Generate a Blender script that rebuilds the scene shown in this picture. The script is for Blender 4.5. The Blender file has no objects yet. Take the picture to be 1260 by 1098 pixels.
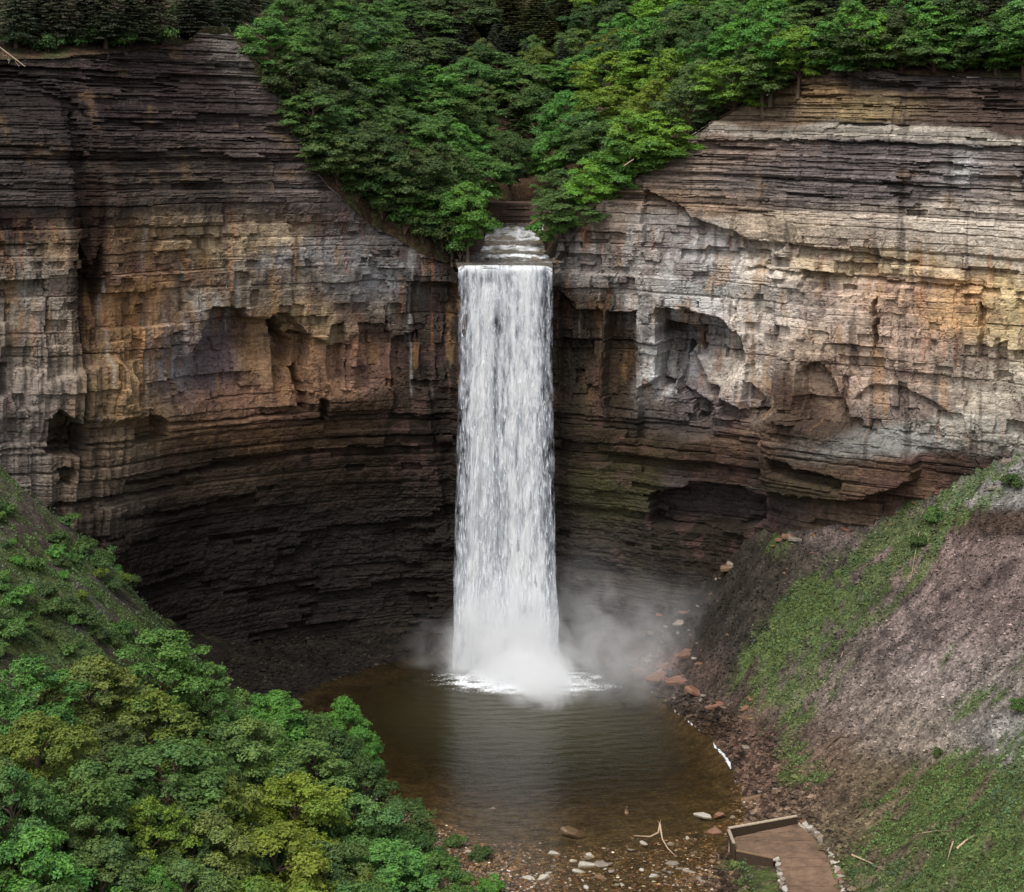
import bpy, math, random
import numpy as np
from mathutils import Vector

# ------------------------------------------------------------------ camera, light, exposure
scn = bpy.context.scene
COL = scn.collection
F, CX, HV, CAMZ = 2020.0, 630.0, 145.0, 91.0      # focal length in photo pixels, centre column, horizon row, eye height
cam_d = bpy.data.cameras.new('camera')
cam = bpy.data.objects.new('camera', cam_d); COL.objects.link(cam)
cam.location = (0, 0, CAMZ); cam.rotation_euler = (math.pi/2, 0, 0)
cam_d.sensor_width = 36; cam_d.lens = 36*F/1260.0
cam_d.shift_y = -(549-HV)/1260.0                  # view camera with a falling front: verticals stay vertical
cam_d.clip_end = 4000
scn.camera = cam

world = bpy.data.worlds.new('World'); scn.world = world; world.use_nodes = True
wn, wl = world.node_tree.nodes, world.node_tree.links
sky = wn.new('ShaderNodeTexSky'); sky.sky_type = 'NISHITA'; sky.sun_disc = False
SUN_EL, SUN_AZ = math.radians(58), math.radians(-152)   # azimuth from +Y towards +X : high, over the observer's shoulder
sky.sun_elevation = SUN_EL; sky.sun_rotation = SUN_AZ
sky.dust_density = 4.0; sky.air_density = 1.0
hs = wn.new('ShaderNodeHueSaturation'); hs.inputs['Saturation'].default_value = 0.35
wl.new(sky.outputs[0], hs.inputs['Color']); wl.new(hs.outputs[0], wn['Background'].inputs[0])
wn['Background'].inputs[1].default_value = 0.15
sun_d = bpy.data.lights.new('sun', 'SUN'); sun_d.energy = 1.3; sun_d.angle = math.radians(25)
sun_d.color = (1, .95, .88)
sun = bpy.data.objects.new('sun', sun_d); COL.objects.link(sun)
sdir = Vector((math.sin(SUN_AZ)*math.cos(SUN_EL), math.cos(SUN_AZ)*math.cos(SUN_EL), math.sin(SUN_EL)))
sun.rotation_euler = sdir.to_track_quat('Z', 'Y').to_euler()
scn.view_settings.view_transform = 'Standard'; scn.view_settings.look = 'None'
scn.view_settings.gamma = 1; scn.view_settings.exposure = 0.58
scn.cycles.max_bounces = 7; scn.cycles.diffuse_bounces = 3; scn.cycles.transparent_max_bounces = 24
scn.cycles.volume_bounces = 4; scn.cycles.volume_step_rate = 2.0
try:
    scn.cycles.use_denoising = True; scn.cycles.denoiser = 'OPENIMAGEDENOISE'; scn.cycles.denoising_input_passes = 'RGB_ALBEDO_NORMAL'
except Exception: pass

# ------------------------------------------------------------------ helpers
rng = np.random.default_rng(7)
def uvY(u, v, Y): return ((u-CX)*Y/F, Y, CAMZ-(v-HV)*Y/F)      # photo pixel + distance -> place

def hsh(*a):
    h = np.zeros(np.broadcast(*[np.asarray(x) for x in a]).shape, dtype=np.uint64)+np.uint64(1469598103)
    for x in a:
        h = (h ^ (np.asarray(x).astype(np.int64).astype(np.uint64)))*np.uint64(0x9E3779B97F4A7C15)
        h ^= h >> np.uint64(29)
    h = h*np.uint64(0xBF58476D1CE4E5B9); h ^= h >> np.uint64(32)
    return (h & np.uint64(0xFFFFFF)).astype(np.float64)/float(0xFFFFFF)
def vnoise(x, y, seed=0):
    x = np.asarray(x, float); y = np.asarray(y, float)
    xi, yi = np.floor(x), np.floor(y); fx, fy = x-xi, y-yi
    fx = fx*fx*fx*(fx*(fx*6-15)+10); fy = fy*fy*fy*(fy*(fy*6-15)+10)
    a, b = hsh(xi, yi, seed), hsh(xi+1, yi, seed); c, d = hsh(xi, yi+1, seed), hsh(xi+1, yi+1, seed)
    return (a*(1-fx)+b*fx)*(1-fy)+(c*(1-fx)+d*fx)*fy
def fbm(x, y, seed=0, octv=4, gain=.5):
    s, a, n = 0, 1.0, 0
    for i in range(octv):
        s = s+a*(vnoise(x*2**i+i*17.3, y*2**i-i*9.1, seed+i)*2-1); n += a; a *= gain
    return s/n                                      # about -1..1
def sst(x, a, b):
    t = np.clip((x-a)/(b-a), 0, 1); return t*t*(3-2*t)
def lin(c):
    c = np.asarray(c, float)/255.0
    return np.where(c < .04045, c/12.92, ((c+.055)/1.055)**2.4)

def mesh_from(name, V, Fq, mat=None, smooth=False, colors=None, parent=None, attr='tone', floats=None):
    V = np.ascontiguousarray(V, dtype=np.float32); Fq = np.ascontiguousarray(Fq, dtype=np.int32)
    me = bpy.data.meshes.new(name); k = Fq.shape[1]
    me.vertices.add(len(V)); me.vertices.foreach_set('co', V.ravel())
    me.loops.add(Fq.size); me.loops.foreach_set('vertex_index', Fq.ravel())
    me.polygons.add(len(Fq)); me.polygons.foreach_set('loop_start', np.arange(0, Fq.size, k, dtype=np.int32))
    me.polygons.foreach_set('loop_total', np.full(len(Fq), k, dtype=np.int32))
    me.polygons.foreach_set('use_smooth', np.full(len(Fq), smooth))
    me.update(calc_edges=True)
    if colors is not None:
        c = np.ones((len(V), 4), dtype=np.float32); c[:, :3] = np.clip(colors, 0, 1)
        a = me.color_attributes.new(attr, 'FLOAT_COLOR', 'POINT'); a.data.foreach_set('color', c.ravel())
    if floats:
        for n, arr in floats.items():
            a = me.attributes.new(n, 'FLOAT', 'POINT'); a.data.foreach_set('value', np.ascontiguousarray(arr, dtype=np.float32))
    if mat: me.materials.append(mat)
    o = bpy.data.objects.new(name, me); COL.objects.link(o)
    if parent: o.parent = parent
    return o
def grid_faces(nr, nc):
    i = np.arange(nr*nc).reshape(nr, nc)
    return np.stack([i[:-1, :-1], i[:-1, 1:], i[1:, 1:], i[1:, :-1]], -1).reshape(-1, 4)
def compact(V, Fq, *arrs):
    used = np.zeros(len(V), bool); used[Fq.ravel()] = True
    m = np.cumsum(used)-1
    return (V[used], m[Fq])+tuple(a[used] for a in arrs)
def tag(o, label=None, cat=None, group=None, kind=None):
    if label and len(label.split()) > 16: label = ' '.join(label.split()[:16])
    if label: o['label'] = label
    if cat: o['category'] = cat
    if group: o['group'] = group
    if kind: o['kind'] = kind
    return o
def empty(name, loc, rz=0, sc=(1, 1, 1)):
    o = bpy.data.objects.new(name, None); COL.objects.link(o)
    o.location = loc; o.rotation_euler = (0, 0, rz); o.scale = sc; o.empty_display_size = .5
    return o
class NT:
    """small material node helper"""
    def __init__(s, name):
        s.m = bpy.data.materials.new(name); s.m.use_nodes = True
        s.n, s.l = s.m.node_tree.nodes, s.m.node_tree.links; s.b = s.n['Principled BSDF']
    def add(s, t, **kw):
        n = s.n.new(t)
        for k, v in kw.items():
            if k.startswith('i_'):
                k = k[2:]; k = int(k) if k.isdigit() else k.replace('_', ' ')
                if hasattr(v, 'links') or isinstance(v, bpy.types.NodeSocket): s.l.new(v, n.inputs[k])
                else: n.inputs[k].default_value = v
            else: setattr(n, k, v)
        return n
    def noise(s, vec, scale, detail=4, rough=.6):
        n = s.add('ShaderNodeTexNoise', i_Scale=scale, i_Detail=detail, i_Roughness=rough); s.l.new(vec, n.inputs['Vector']); return n.outputs['Fac']
    def mapr(s, f, a, b, c, d):
        return s.add('ShaderNodeMapRange', i_Value=f, i_From_Min=a, i_From_Max=b, i_To_Min=c, i_To_Max=d).outputs[0]
    def mul(s, col, fac):
        n = s.add('ShaderNodeVectorMath', operation='SCALE'); s.l.new(col, n.inputs[0]); s.l.new(fac, n.inputs['Scale']); return n.outputs[0]
    def mix(s, fac, a, b):
        n = s.add('ShaderNodeMix', data_type='RGBA')
        for k, v in ((0, fac), (6, a), (7, b)):
            if isinstance(v, bpy.types.NodeSocket): s.l.new(v, n.inputs[k])
            else: n.inputs[k].default_value = v
        return n.outputs[2]
    def math(s, op, a, b=0.0, c=0.0):
        n = s.add('ShaderNodeMath', operation=op)
        for k, v in enumerate((a, b, c)):
            if isinstance(v, bpy.types.NodeSocket): s.l.new(v, n.inputs[k])
            else: n.inputs[k].default_value = v
        return n.outputs[0]
    def pos(s): return s.add('ShaderNodeNewGeometry').outputs['Position']
    def vscale(s, vec, xyz):
        n = s.add('ShaderNodeVectorMath', operation='MULTIPLY'); s.l.new(vec, n.inputs[0]); n.inputs[1].default_value = xyz; return n.outputs[0]
    def attr(s, name, t='GEOMETRY'): return s.add('ShaderNodeAttribute', attribute_name=name, attribute_type=t)
    def set(s, k, v):
        if isinstance(v, bpy.types.NodeSocket): s.l.new(v, s.b.inputs[k])
        else: s.b.inputs[k].default_value = v

# ------------------------------------------------------------------ materials
def mat_rock():
    t = NT('layered_rock'); p = t.pos()
    thin = t.noise(t.vscale(p, (.22, .22, 6.0)), 1.0, 6, .75)       # thin laminae
    fine = t.noise(p, 2.2, 6, .72)
    ck = t.add('ShaderNodeTexVoronoi', feature='DISTANCE_TO_EDGE', i_Scale=.8); wv = t.add('ShaderNodeVectorMath', operation='ADD'); nz = t.add('ShaderNodeTexNoise', i_Scale=.9, i_Detail=4); t.l.new(p, nz.inputs['Vector']); t.l.new(t.vscale(p, (.7, .7, 1.2)), wv.inputs[0]); t.l.new(nz.outputs['Color'], wv.inputs[1]); t.l.new(wv.outputs[0], ck.inputs['Vector'])
    crack = t.mapr(ck.outputs['Distance'], 0, .05, 0, 1)
    streak = t.noise(t.vscale(p, (.9, .9, .13)), 1.0, 5, .7)
    c = t.attr('tone').outputs['Color']
    c = t.mul(c, t.mapr(thin, .3, .7, .72, 1.28))
    c = t.mul(c, t.mapr(fine, .25, .75, .62, 1.4))
    c = t.mul(c, t.mapr(streak, .3, .7, .85, 1.15)); c = t.mul(c, t.mapr(crack, 0, 1, .72, 1))
    t.set('Base Color', c)
    wet = t.attr('wet').outputs['Fac']
    t.set('Roughness', t.mapr(wet, 0, 1, .9, .55))
    t.set('Specular IOR Level', t.mapr(wet, 0, 1, .15, .3))
    h = t.math('ADD', t.math('ADD', t.math('MULTIPLY', thin, .6), fine), t.math('MULTIPLY', crack, .35))
    t.set('Normal', t.add('ShaderNodeBump', i_Height=h, i_Strength=1.0, i_Distance=.22).outputs[0])
    return t.m
def mat_ground():
    t = NT('scree_ground'); p = t.pos()
    c = t.attr('tone').outputs['Color']
    sp = t.add('ShaderNodeTexVoronoi', i_Scale=3.2); t.l.new(p, sp.inputs['Vector'])
    s2 = t.add('ShaderNodeTexVoronoi', i_Scale=1.1); t.l.new(p, s2.inputs['Vector'])
    v = t.add('ShaderNodeSeparateColor'); t.l.new(sp.outputs['Color'], v.inputs[0]); v2 = t.add('ShaderNodeSeparateColor'); t.l.new(s2.outputs['Color'], v2.inputs[0])
    c = t.mul(c, t.mapr(t.math('POWER', v.outputs[0], 2.0), 0, 1, .75, 1.6)); c = t.mul(c, t.mapr(v2.outputs[0], 0, 1, .78, 1.22))
    c = t.mul(c, t.mapr(t.noise(p, .5, 6, .7), .3, .7, .72, 1.28))
    t.set('Base Color', c); t.set('Roughness', .92); t.set('Specular IOR Level', .15)
    h = t.math('ADD', t.math('ADD', sp.outputs['Distance'], s2.outputs['Distance']), t.math('MULTIPLY', t.noise(p, 3, 4, .6), .5))
    t.set('Normal', t.add('ShaderNodeBump', i_Height=h, i_Strength=.55, i_Distance=.2).outputs[0])
    return t.m
def mat_leaf():
    t = NT('leaf'); 
    a = t.attr('tone').outputs['Color']
    oc = t.add('ShaderNodeObjectInfo').outputs['Color']
    m = t.add('ShaderNodeMix', data_type='RGBA', blend_type='MULTIPLY', i_0=1.0); t.l.new(a, m.inputs[6]); t.l.new(oc, m.inputs[7])
    c = m.outputs[2]
    t.set('Base Color', c); t.set('Roughness', .55); t.set('Specular IOR Level', .3)
    tr = t.add('ShaderNodeBsdfTranslucent'); t.l.new(c, tr.inputs[0])
    mx = t.add('ShaderNodeMixShader', i_0=.3); t.l.new(t.b.outputs[0], mx.inputs[1]); t.l.new(tr.outputs[0], mx.inputs[2])
    t.l.new(mx.outputs[0], t.n['Material Output'].inputs[0])
    return t.m
def mat_simple(name, rgb, var=.35, scale=3.0, rough=.85, bump=.03, stretch=(1, 1, 1), spec=.2):
    t = NT(name); p = t.vscale(t.add('ShaderNodeTexCoord').outputs['Object'], stretch)
    n = t.noise(p, scale, 6, .7); oc = t.add('ShaderNodeObjectInfo').outputs['Random']
    c = t.mul(t.add('ShaderNodeRGB').outputs[0], t.mapr(n, .25, .75, 1-var, 1+var))
    for nn in t.n:
        if nn.type == 'RGB': nn.outputs[0].default_value = (*[float(x) for x in lin(rgb)], 1)
    c = t.mul(c, t.mapr(oc, 0, 1, .8, 1.2))
    t.set('Base Color', c); t.set('Roughness', rough); t.set('Specular IOR Level', spec)
    t.set('Normal', t.add('ShaderNodeBump', i_Height=n, i_Strength=.7, i_Distance=bump).outputs[0])
    return t.m
M_ROCK, M_GROUND, M_LEAF = mat_rock(), mat_ground(), mat_leaf()
M_BARK = mat_simple('bark', (88, 74, 62), .4, 2.5, .9, .05, (1, 1, .3))
M_DRIFT = mat_simple('bleached_wood', (176, 152, 128), .3, 3, .8, .02, (1, 1, .3))
M_BROWNWOOD = mat_simple('brown_wood', (112, 90, 70), .3, 3, .85, .02)
M_STONE = mat_simple('grey_stone', (128, 118, 106), .35, 2.5, .85, .05)
M_PALE = mat_simple('pale_stone', (164, 158, 146), .25, 2.5, .7, .04)
M_WETSTONE = mat_simple('brown_wet_stone', (104, 82, 58), .35, 2.5, .5, .04, spec=.5)
M_REDSTONE = mat_simple('reddish_stone', (116, 86, 70), .4, 2.0, .75, .05)
M_PAVING = mat_simple('sandy_paving', (106, 86, 70), .55, .6, .85, .02)
M_COPING = mat_simple('pale_coping', (156, 142, 122), .45, 3, .85, .02)
M_PARAPET = mat_simple('dark_parapet', (66, 54, 42), .35, 2.5, .9, .03)

# ------------------------------------------------------------------ thin plate terrain
class TPS:
    def __init__(s, pts, lam=.5):
        P = np.array(pts, float); s.xy = P[:, :2]; n = len(P)
        K = s._k(np.linalg.norm(s.xy[:, None]-s.xy[None], axis=2))+lam*np.eye(n)
        A = np.zeros((n+3, n+3)); A[:n, :n] = K; A[:n, n] = 1; A[:n, n+1:] = s.xy; A[n, :n] = 1; A[n+1:, :n] = s.xy.T
        s.w = np.linalg.solve(A, np.concatenate([P[:, 2], [0, 0, 0]]))
    @staticmethod
    def _k(r):
        r = np.maximum(r, 1e-9)/30.0; return r*r*np.log(r)
    def __call__(s, x, y):
        x, y = np.broadcast_arrays(np.asarray(x, float), np.asarray(y, float)); sh = x.shape
        q = np.stack([x.ravel(), y.ravel()], 1); out = np.zeros(len(q)); n = len(s.xy)
        for i in range(0, len(q), 60000):
            qq = q[i:i+60000]; r = np.sqrt(((qq[:, None]-s.xy[None])**2).sum(2))
            out[i:i+60000] = s._k(r)@s.w[:n]+s.w[n]+qq@s.w[n+1:]
        return out.reshape(sh)
low_pts = [uvY(*p) for p in [
    # foot of the right wall
    (790, 806, 276), (840, 755, 276), (880, 700, 275), (930, 640, 271), (960, 615, 267), (1040, 618, 262), (1100, 627, 258),
    (1150, 602, 254), (1200, 570, 251), (1260, 549, 248), (1400, 515, 240),
    # right shore
    (780, 817, 273), (830, 857, 258), (872, 890, 246), (905, 912, 239.5), (915, 945, 229.5), (948, 982, 219.5),
    # foot of the left wall and the dark apron
    (0, 562, 238), (80, 622, 240), (160, 698, 243), (195, 790, 247), (300, 842, 257), (-140, 480, 228), (430, 838, 264), (500, 803, 277), (560, 806, 279)]]
low_pts += [(14, 283, .5), (-26, 271, .3), (-42, 263, 2.0), (-15, 280, .6), (-42, 248, 1.2), (-56, 250, 10), (-27.5, 250, 0), (-23, 222, 0), (-9, 204, 0), (-25, 240, -.6), (-16, 226, -1), (36.5, 211.5, .8), (40.5, 190, 1.5), (41, 204, 1.6), (43, 170, 2.5), (45, 140, 5), (48, 100, 9), (60, 60, 14),
    (60, 140, 15), (80, 170, 32), (66, 172, 21), (59, 190, 15), (67, 215, 23), (90, 200, 44), (84, 220, 36), (75, 110, 26), (110, 150, 52), (48, 243, 14), (50, 215, 9), (54, 255, 21),
    (0, 262, -4), (6, 250, -5), (-8, 245, -4), (12, 258, -4), (15, 240, -3.2), (0, 230, -2), (14, 225, -1.4), (24, 240, -1.5), (28, 230, -.4), (24, 218, -.5), (5, 214, -.35), (-8, 232, -1.6),
    (10, 208, -.15), (18, 206, -.05), (2, 202, -.1), (12, 196, -.05), (24, 205, .05), (28, 196, .35), (30, 190, .6), (22, 190, .1), (10, 180, -.1), (8, 160, -.3), (5, 130, -.6), (0, 90, -1), (28, 170, .8),
    (-7, 185, 1), (-9, 160, 2), (-60, 200, 25), (-80, 200, 40), (-35, 215, 6.5), (-30, 180, 11), (-45, 160, 19), (-70, 160, 36), (-30, 130, 12), (-50, 110, 26), (-20, 100, 8), (-100, 170, 58),
    (-42, 145, 14), (-60, 225, 27), (-44, 235, 12), (-90, 120, 52), (-60, 70, 28), (80, 60, 28), (0, 50, 0), (36, 200.5, 1.5), (34, 194, 1.4), (33, 184, 1.5), (33, 206, 1.4), (34, 170, 2)]
LOW = TPS(low_pts)
def low_h(x, y): return LOW(x, y)

# ------------------------------------------------------------------ the rock wall
fu = np.array([-160, -80, 0, 60, 88, 108, 126, 146, 200, 250, 330, 420, 500, 560, 600, 640, 684, 700, 760, 820, 870, 925, 940, 958, 1000, 1050, 1150, 1260, 1420.])
fY = np.array([226, 232, 239, 242, 243.5, 246, 247.4, 248, 256, 262, 269, 276, 281, 282.5, 283, 283, 283, 281, 280, 277, 275, 271, 270, 266, 262.5, 259.5, 254.5, 248, 238.])
tu = np.array([-160, -80, 0, 100, 200, 270, 290, 318, 335, 352, 375, 392, 420, 450, 485, 525, 555, 560, 682, 688, 700, 716, 740, 785, 815, 850, 900, 930, 1000, 1040, 1100, 1260, 1420.])
tv = np.array([45, 58, 72, 70, 62, 48, 30, 28, 60, 85, 140, 205, 245, 272, 292, 315, 326, 338, 318, 296, 284, 260, 246, 215, 185, 160, 125, 104, 80, 78, 90, 96, 90.])
NU, ZS = 1120, .168
U = np.linspace(-120, 1390, NU)
Yb = np.interp(U, fu, fY); k = np.ones(7)/7; Yb = np.convolve(np.pad(Yb, 3, 'edge'), k, 'valid')
Xb = (U-CX)*Yb/F
ker = np.ones(91)/91
tx = np.gradient(np.convolve(np.pad(Xb, 45, 'edge'), ker, 'valid')); ty = np.gradient(np.convolve(np.pad(Yb, 45, 'edge'), ker, 'valid'))
ln = np.hypot(tx, ty); NX, NY = ty/ln, -tx/ln                     # outward, towards the valley
S = np.concatenate([[0], np.cumsum(np.hypot(np.diff(Xb), np.diff(Yb)))])
ztop = CAMZ-(np.interp(U, tu, tv)-HV)*Yb/F
Zr = np.arange(-3, 108, ZS); NR = len(Zr)
Zg, Ug = np.meshgrid(Zr, U, indexing='ij'); Sg = np.broadcast_to(S, Zg.shape); Yg = np.broadcast_to(Yb, Zg.shape); Xg = np.broadcast_to(Xb, Zg.shape)
Vg = HV+(CAMZ-Zg)*F/Yg                                            # photo row each point belongs to
# stratigraphic height, with a gentle dip and a little undulation
T = Zg+.035*Xg+.35*fbm(Sg*.03, Zg*.03, 5, 3)+.07*fbm(Sg*.4, Zg*.5, 6, 3)
r = np.random.default_rng(11)
def beds(spec):
    b = [-15.0]
    while b[-1] < 130:
        for lo, hi, m, sg in spec:
            if lo <= b[-1] < hi: b.append(b[-1]+m*math.exp(r.normal()*sg)); break
    return np.array(b)
B1 = beds([(-20, 30, .55, .5), (30, 44, .7, .5), (44, 62, 1.7, .5), (62, 74, .95, .5), (74, 200, .27, .55)])
B2 = beds([(-20, 44, 3.2, .4), (44, 62, 5.0, .3), (62, 74, 3.0, .3), (74, 200, 2.4, .4)])
def layer(T, B):
    i = np.searchsorted(B, T.ravel()).reshape(T.shape); i = np.clip(i, 1, len(B)-1)
    d = np.minimum(T-B[i-1], B[i]-T); return i, d
i1, e1 = layer(T, B1); i2, e2 = layer(T, B2)
def joints(S, idx, L, seed):
    Li = L*(.6+.9*hsh(idx, seed)); q = S/Li+hsh(idx, seed+1)*50
    c = np.floor(q); 
    j = .6*(hsh(c, idx, seed+2)-.5); j2 = .6*(hsh(c+1, idx, seed+2)-.5)
    c = np.where(q-c < j, c-1, c); c = np.where(q-c > 1+j2, c+1, c)
    return c, (np.abs(q-np.round(q)))*Li
Sw = Sg+.5*fbm(Sg*.25, T*.5, 31, 3)+.15*fbm(Sg*1.1, T*1.7, 33, 2)
c1, g1 = joints(Sw, i1, 3.2, 40); c2, g2 = joints(Sw, i2, 9.0, 60)
mass = sst(T, 41, 46)*(1-sst(T, 70, 76))                          # thick-bedded sandstone
lam = sst(T, 72, 77)
D = np.zeros_like(Zg)
h2 = hsh(c2, i2, 71)
D += (h2-.5)*(.7*mass+.35*lam+.45)
D -= np.where(h2 < .12, .9*mass, 0)
D += (hsh(i2, 72)-.5)*(.7*lam+.3)
D += (hsh(i1, 73)-.5)*(.28+.10*lam)*(1-.75*mass)*(1-.6*(1-sst(T, 28, 40)))
D += (hsh(c1, i1, 74)-.5)*(.07+.20*(1-mass))*(1-.55*(1-sst(T, 28, 40)))
D -= (.07+.11*sst(T, 26, 40))*(1-sst(e1, .05, .16))*(hsh(i1, c1//2, 75) > .4+.42*mass)
D -= (.14+.24*sst(T, 26, 40))*(1-sst(e2, .08, .26))*(hsh(i2, c2//2, 76) > .35+.25*mass)
D -= .35*(1-sst(g2, .06, .2))*(hsh(c2, i2, 77) > .6)*mass
Tq = B1[i1]; Sq = np.floor((Sw+hsh(i1//2, 90)*3)/1.5)*1.5; Sq2 = np.floor((Sw+hsh(i1, 96)*3)/3.1)*3.1
sp = fbm(Sq*.16, Tq*.13, 86, 3)+.10*(hsh(c1, i1, 87)-.5); D -= mass*1.0*sst(sp, .19, .22); D += mass*.7*sst(-sp, .24, .27)
sp2 = fbm(Sq2*.05, Tq*.35, 88, 3)+.2*(hsh(i1, 89)-.5); D -= (1-mass)*1.0*sst(sp2, .12, .16)
rough = np.exp(-((T-43)/4.)**2)+.9*np.exp(-((T-18)/12.)**2)+.35*lam
D += .30*rough*fbm(Sg*.8, T*1.3, 81, 4, .6)+.22*fbm(Sg*.7, T*.9, 82, 5, .68)-.30*sst(-np.abs(fbm(Sg*.30+.5*T*.1, T*.10, 85, 4, .65)), -.02, 0.)*(.3+.7*mass)
D += 1.0*fbm(Sg*.07, T*.035, 83, 4)
D -= sst(T, 73, 110)*13.0*(.9+.25*fbm(Sg*.05, T*.02, 84, 2))      # the upper shales lean back
lowmid = np.exp(-((Ug-470)/330.)**6)
D -= sst(-T, -44, -20)*3.4*lowmid                                   # the foot of the wall is undercut
wsh = lambda sd, f, a: a*fbm(Sg*f, T*f, sd, 4)
UW = Ug+wsh(91, .25, 3); VW = Vg+wsh(92, .25, 2.5)+wsh(93, 1.2, 2)
# blocky wobble of the feature outlines so that edges step along beds and joints
UW = UW+(hsh(i1, 94)-.5)*4.5+(hsh(c1, i1, 99)-.5)*1.5; VW = VW+(hsh(i1, c1, 95)-.5)*2
def poly(pts, soft=1.2):
    """soft inside-mask of an outline given by its top and bottom edge: [(u, vtop, vbot), ...]"""
    p = np.array(pts, float)
    a = np.interp(UW, p[:, 0], p[:, 1]); b = np.interp(UW, p[:, 0], p[:, 2])
    return sst(VW-a, -soft, soft)*sst(b-VW, -soft, soft)*sst(UW-p[0, 0], -soft, soft)*sst(p[-1, 0]-UW, -soft, soft)
def cut(depth, pts, soft=1.2, fade=None):
    global D
    m = poly(pts, soft)
    if fade is not None:                                          # the recess dies out downward
        p = np.array(pts, float); a = np.interp(UW, p[:, 0], p[:, 1]); b = np.interp(UW, p[:, 0], p[:, 2])
        m = m*(1-np.clip((VW-a)/np.maximum(b-a, 1), 0, 1)**fade)
    D = D-depth*m
fl = lambda f, a, sd: a*np.abs(fbm(Sg*f, T*.04, sd, 3))           # vertical fluting
D -= (fl(.55, 2.2, 101))*sst(-Ug, -235, -120)*sst(Vg, 330, 420)
# left wall
cut(3.51, [(222, 445, 500), (240, 420, 520), (252, 404, 520), (256, 378, 520), (300, 378, 520), (302, 390, 520), (330, 392, 510), (345, 384, 505), (372, 392, 500), (384, 420, 500)], fade=2.5)
cut(5.40, [(340, 388, 500), (352, 392, 498), (360, 410, 470), (366, 420, 430)], fade=1.5)
cut(2.16, [(368, 410, 496), (384, 412, 500), (400, 422, 500), (406, 400, 500), (422, 396, 500), (426, 425, 500)], fade=3)
cut(2.97, [(363, 455, 500), (378, 450, 505)]); cut(2.70, [(392, 492, 515), (404, 495, 520)])
cut(2.43, [(440, 398, 495), (480, 398, 500)], fade=2); cut(2.03, [(484, 418, 520), (515, 408, 520)], fade=2); cut(2.16, [(408, 425, 490), (432, 425, 492)], fade=3)
cut(4.32, [(60, 520, 560), (72, 505, 562), (92, 515, 566), (106, 530, 562)]); cut(3.51, [(74, 580, 600), (92, 578, 600)])
cut(3.24, [(166, 522, 545), (180, 510, 545), (196, 512, 540), (206, 520, 538)]); cut(4.05, [(-20, 445, 500), (14, 450, 490)])
cut(1.89, [(205, 415, 470), (225, 408, 470)]); cut(1.6, [(96, 150, 330), (108, 140, 350), (118, 200, 300)], 4, fade=2); cut(1.9, [(100, 300, 440), (112, 330, 470), (126, 300, 430)], 3, fade=2)
cut(-1.6, [(60, 470, 545), (100, 455, 520), (140, 440, 520), (170, 470, 510)], 6)
# dipping lines of weakness low on the left wall
for a, b, c, dd in ((160, 596, 566, 1.3), (200, 522, 508, .8), (70, 625, 600, 1.0), (165, 640, 612, 1.0), (250, 580, 556, .8)):
    cut(dd, [(a, b, b+5), (a+156, c, c+4)], 1.5)
# right wall
cut(2.16, [(790, 235, 330), (842, 258, 330), (850, 268, 312), (905, 285, 335), (922, 296, 345), (962, 300, 300)], fade=2)
cut(1.49, [(965, 301, 312), (1060, 312, 324), (1130, 322, 330)], fade=1)
cut(1.22, [(912, 328, 340), (960, 332, 342), (1120, 346, 356), (1270, 360, 370)], 1, fade=1)
cut(4.32, [(808, 384, 470), (812, 378, 480), (850, 382, 492), (885, 390, 492), (898, 402, 480), (914, 416, 462)], fade=3)
cut(4.05, [(812, 398, 480), (832, 400, 478), (838, 404, 440), (852, 408, 425), (858, 404, 434)], 1)
cut(2.97, [(836, 425, 480), (850, 440, 520), (866, 470, 520), (884, 478, 492)], 1)
cut(2.43, [(884, 492, 514), (912, 502, 518), (938, 506, 520)], 2); cut(2.16, [(914, 468, 500), (930, 480, 510), (944, 495, 512)])
cut(3.51, [(746, 384, 520), (782, 384, 510)], 2, fade=4); cut(2.97, [(690, 360, 520), (712, 380, 520), (740, 384, 520)], 3, fade=3)
cut(2.70, [(785, 480, 560), (812, 468, 560), (870, 500, 540)], 3, fade=3)
cut(-1.5, [(952, 448, 506), (956, 434, 508), (962, 432, 510), (970, 445, 520), (980, 442, 520), (986, 470, 520)], 1)
cut(2.03, [(982, 452, 520), (1000, 445, 525), (1010, 448, 525), (1028, 470, 520), (1046, 512, 528)], 1, fade=3)
cut(1.2, [(1052, 490, 512), (1070, 478, 508), (1100, 474, 506), (1130, 484, 508), (1160, 500, 516), (1172, 514, 520)], 2, fade=1.5)
cut(-3.6, [(944, 506, 600), (1000, 520, 612), (1060, 530, 612), (1130, 560, 590)], 4)
cut(4.05, [(800, 610, 650), (850, 600, 655), (905, 600, 652), (940, 612, 640)], 3); cut(2.16, [(1076, 372, 432), (1082, 366, 415)], 1)
cut(2.16, [(1000, 88, 112), (1060, 98, 116), (1110, 104, 118)], 3, fade=1)
cut(-1.2, [(860, 150, 172), (1000, 154, 173), (1260, 160, 182), (1400, 162, 186)], 1)
cut(2.70, [(956, 560, 580), (1000, 575, 590), (1040, 585, 600)], 3); cut(2.03, [(1205, 372, 440), (1214, 380, 450)]); cut(1.62, [(1225, 425, 470), (1240, 420, 466)])
# the wall behind and beside the falls
cut(-4.5, [(556, 330, 352), (600, 334, 346), (640, 334, 346), (690, 330, 350)], 4)
cut(1.8, [(510, 352, 400), (560, 352, 700)], 4, fade=4)
D *= 1-.5*np.exp(-((Ug-620)/50.)**4)
PX, PY = Xg+NX*D, Yg+NY*D
wet = np.zeros_like(Zg)

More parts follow.
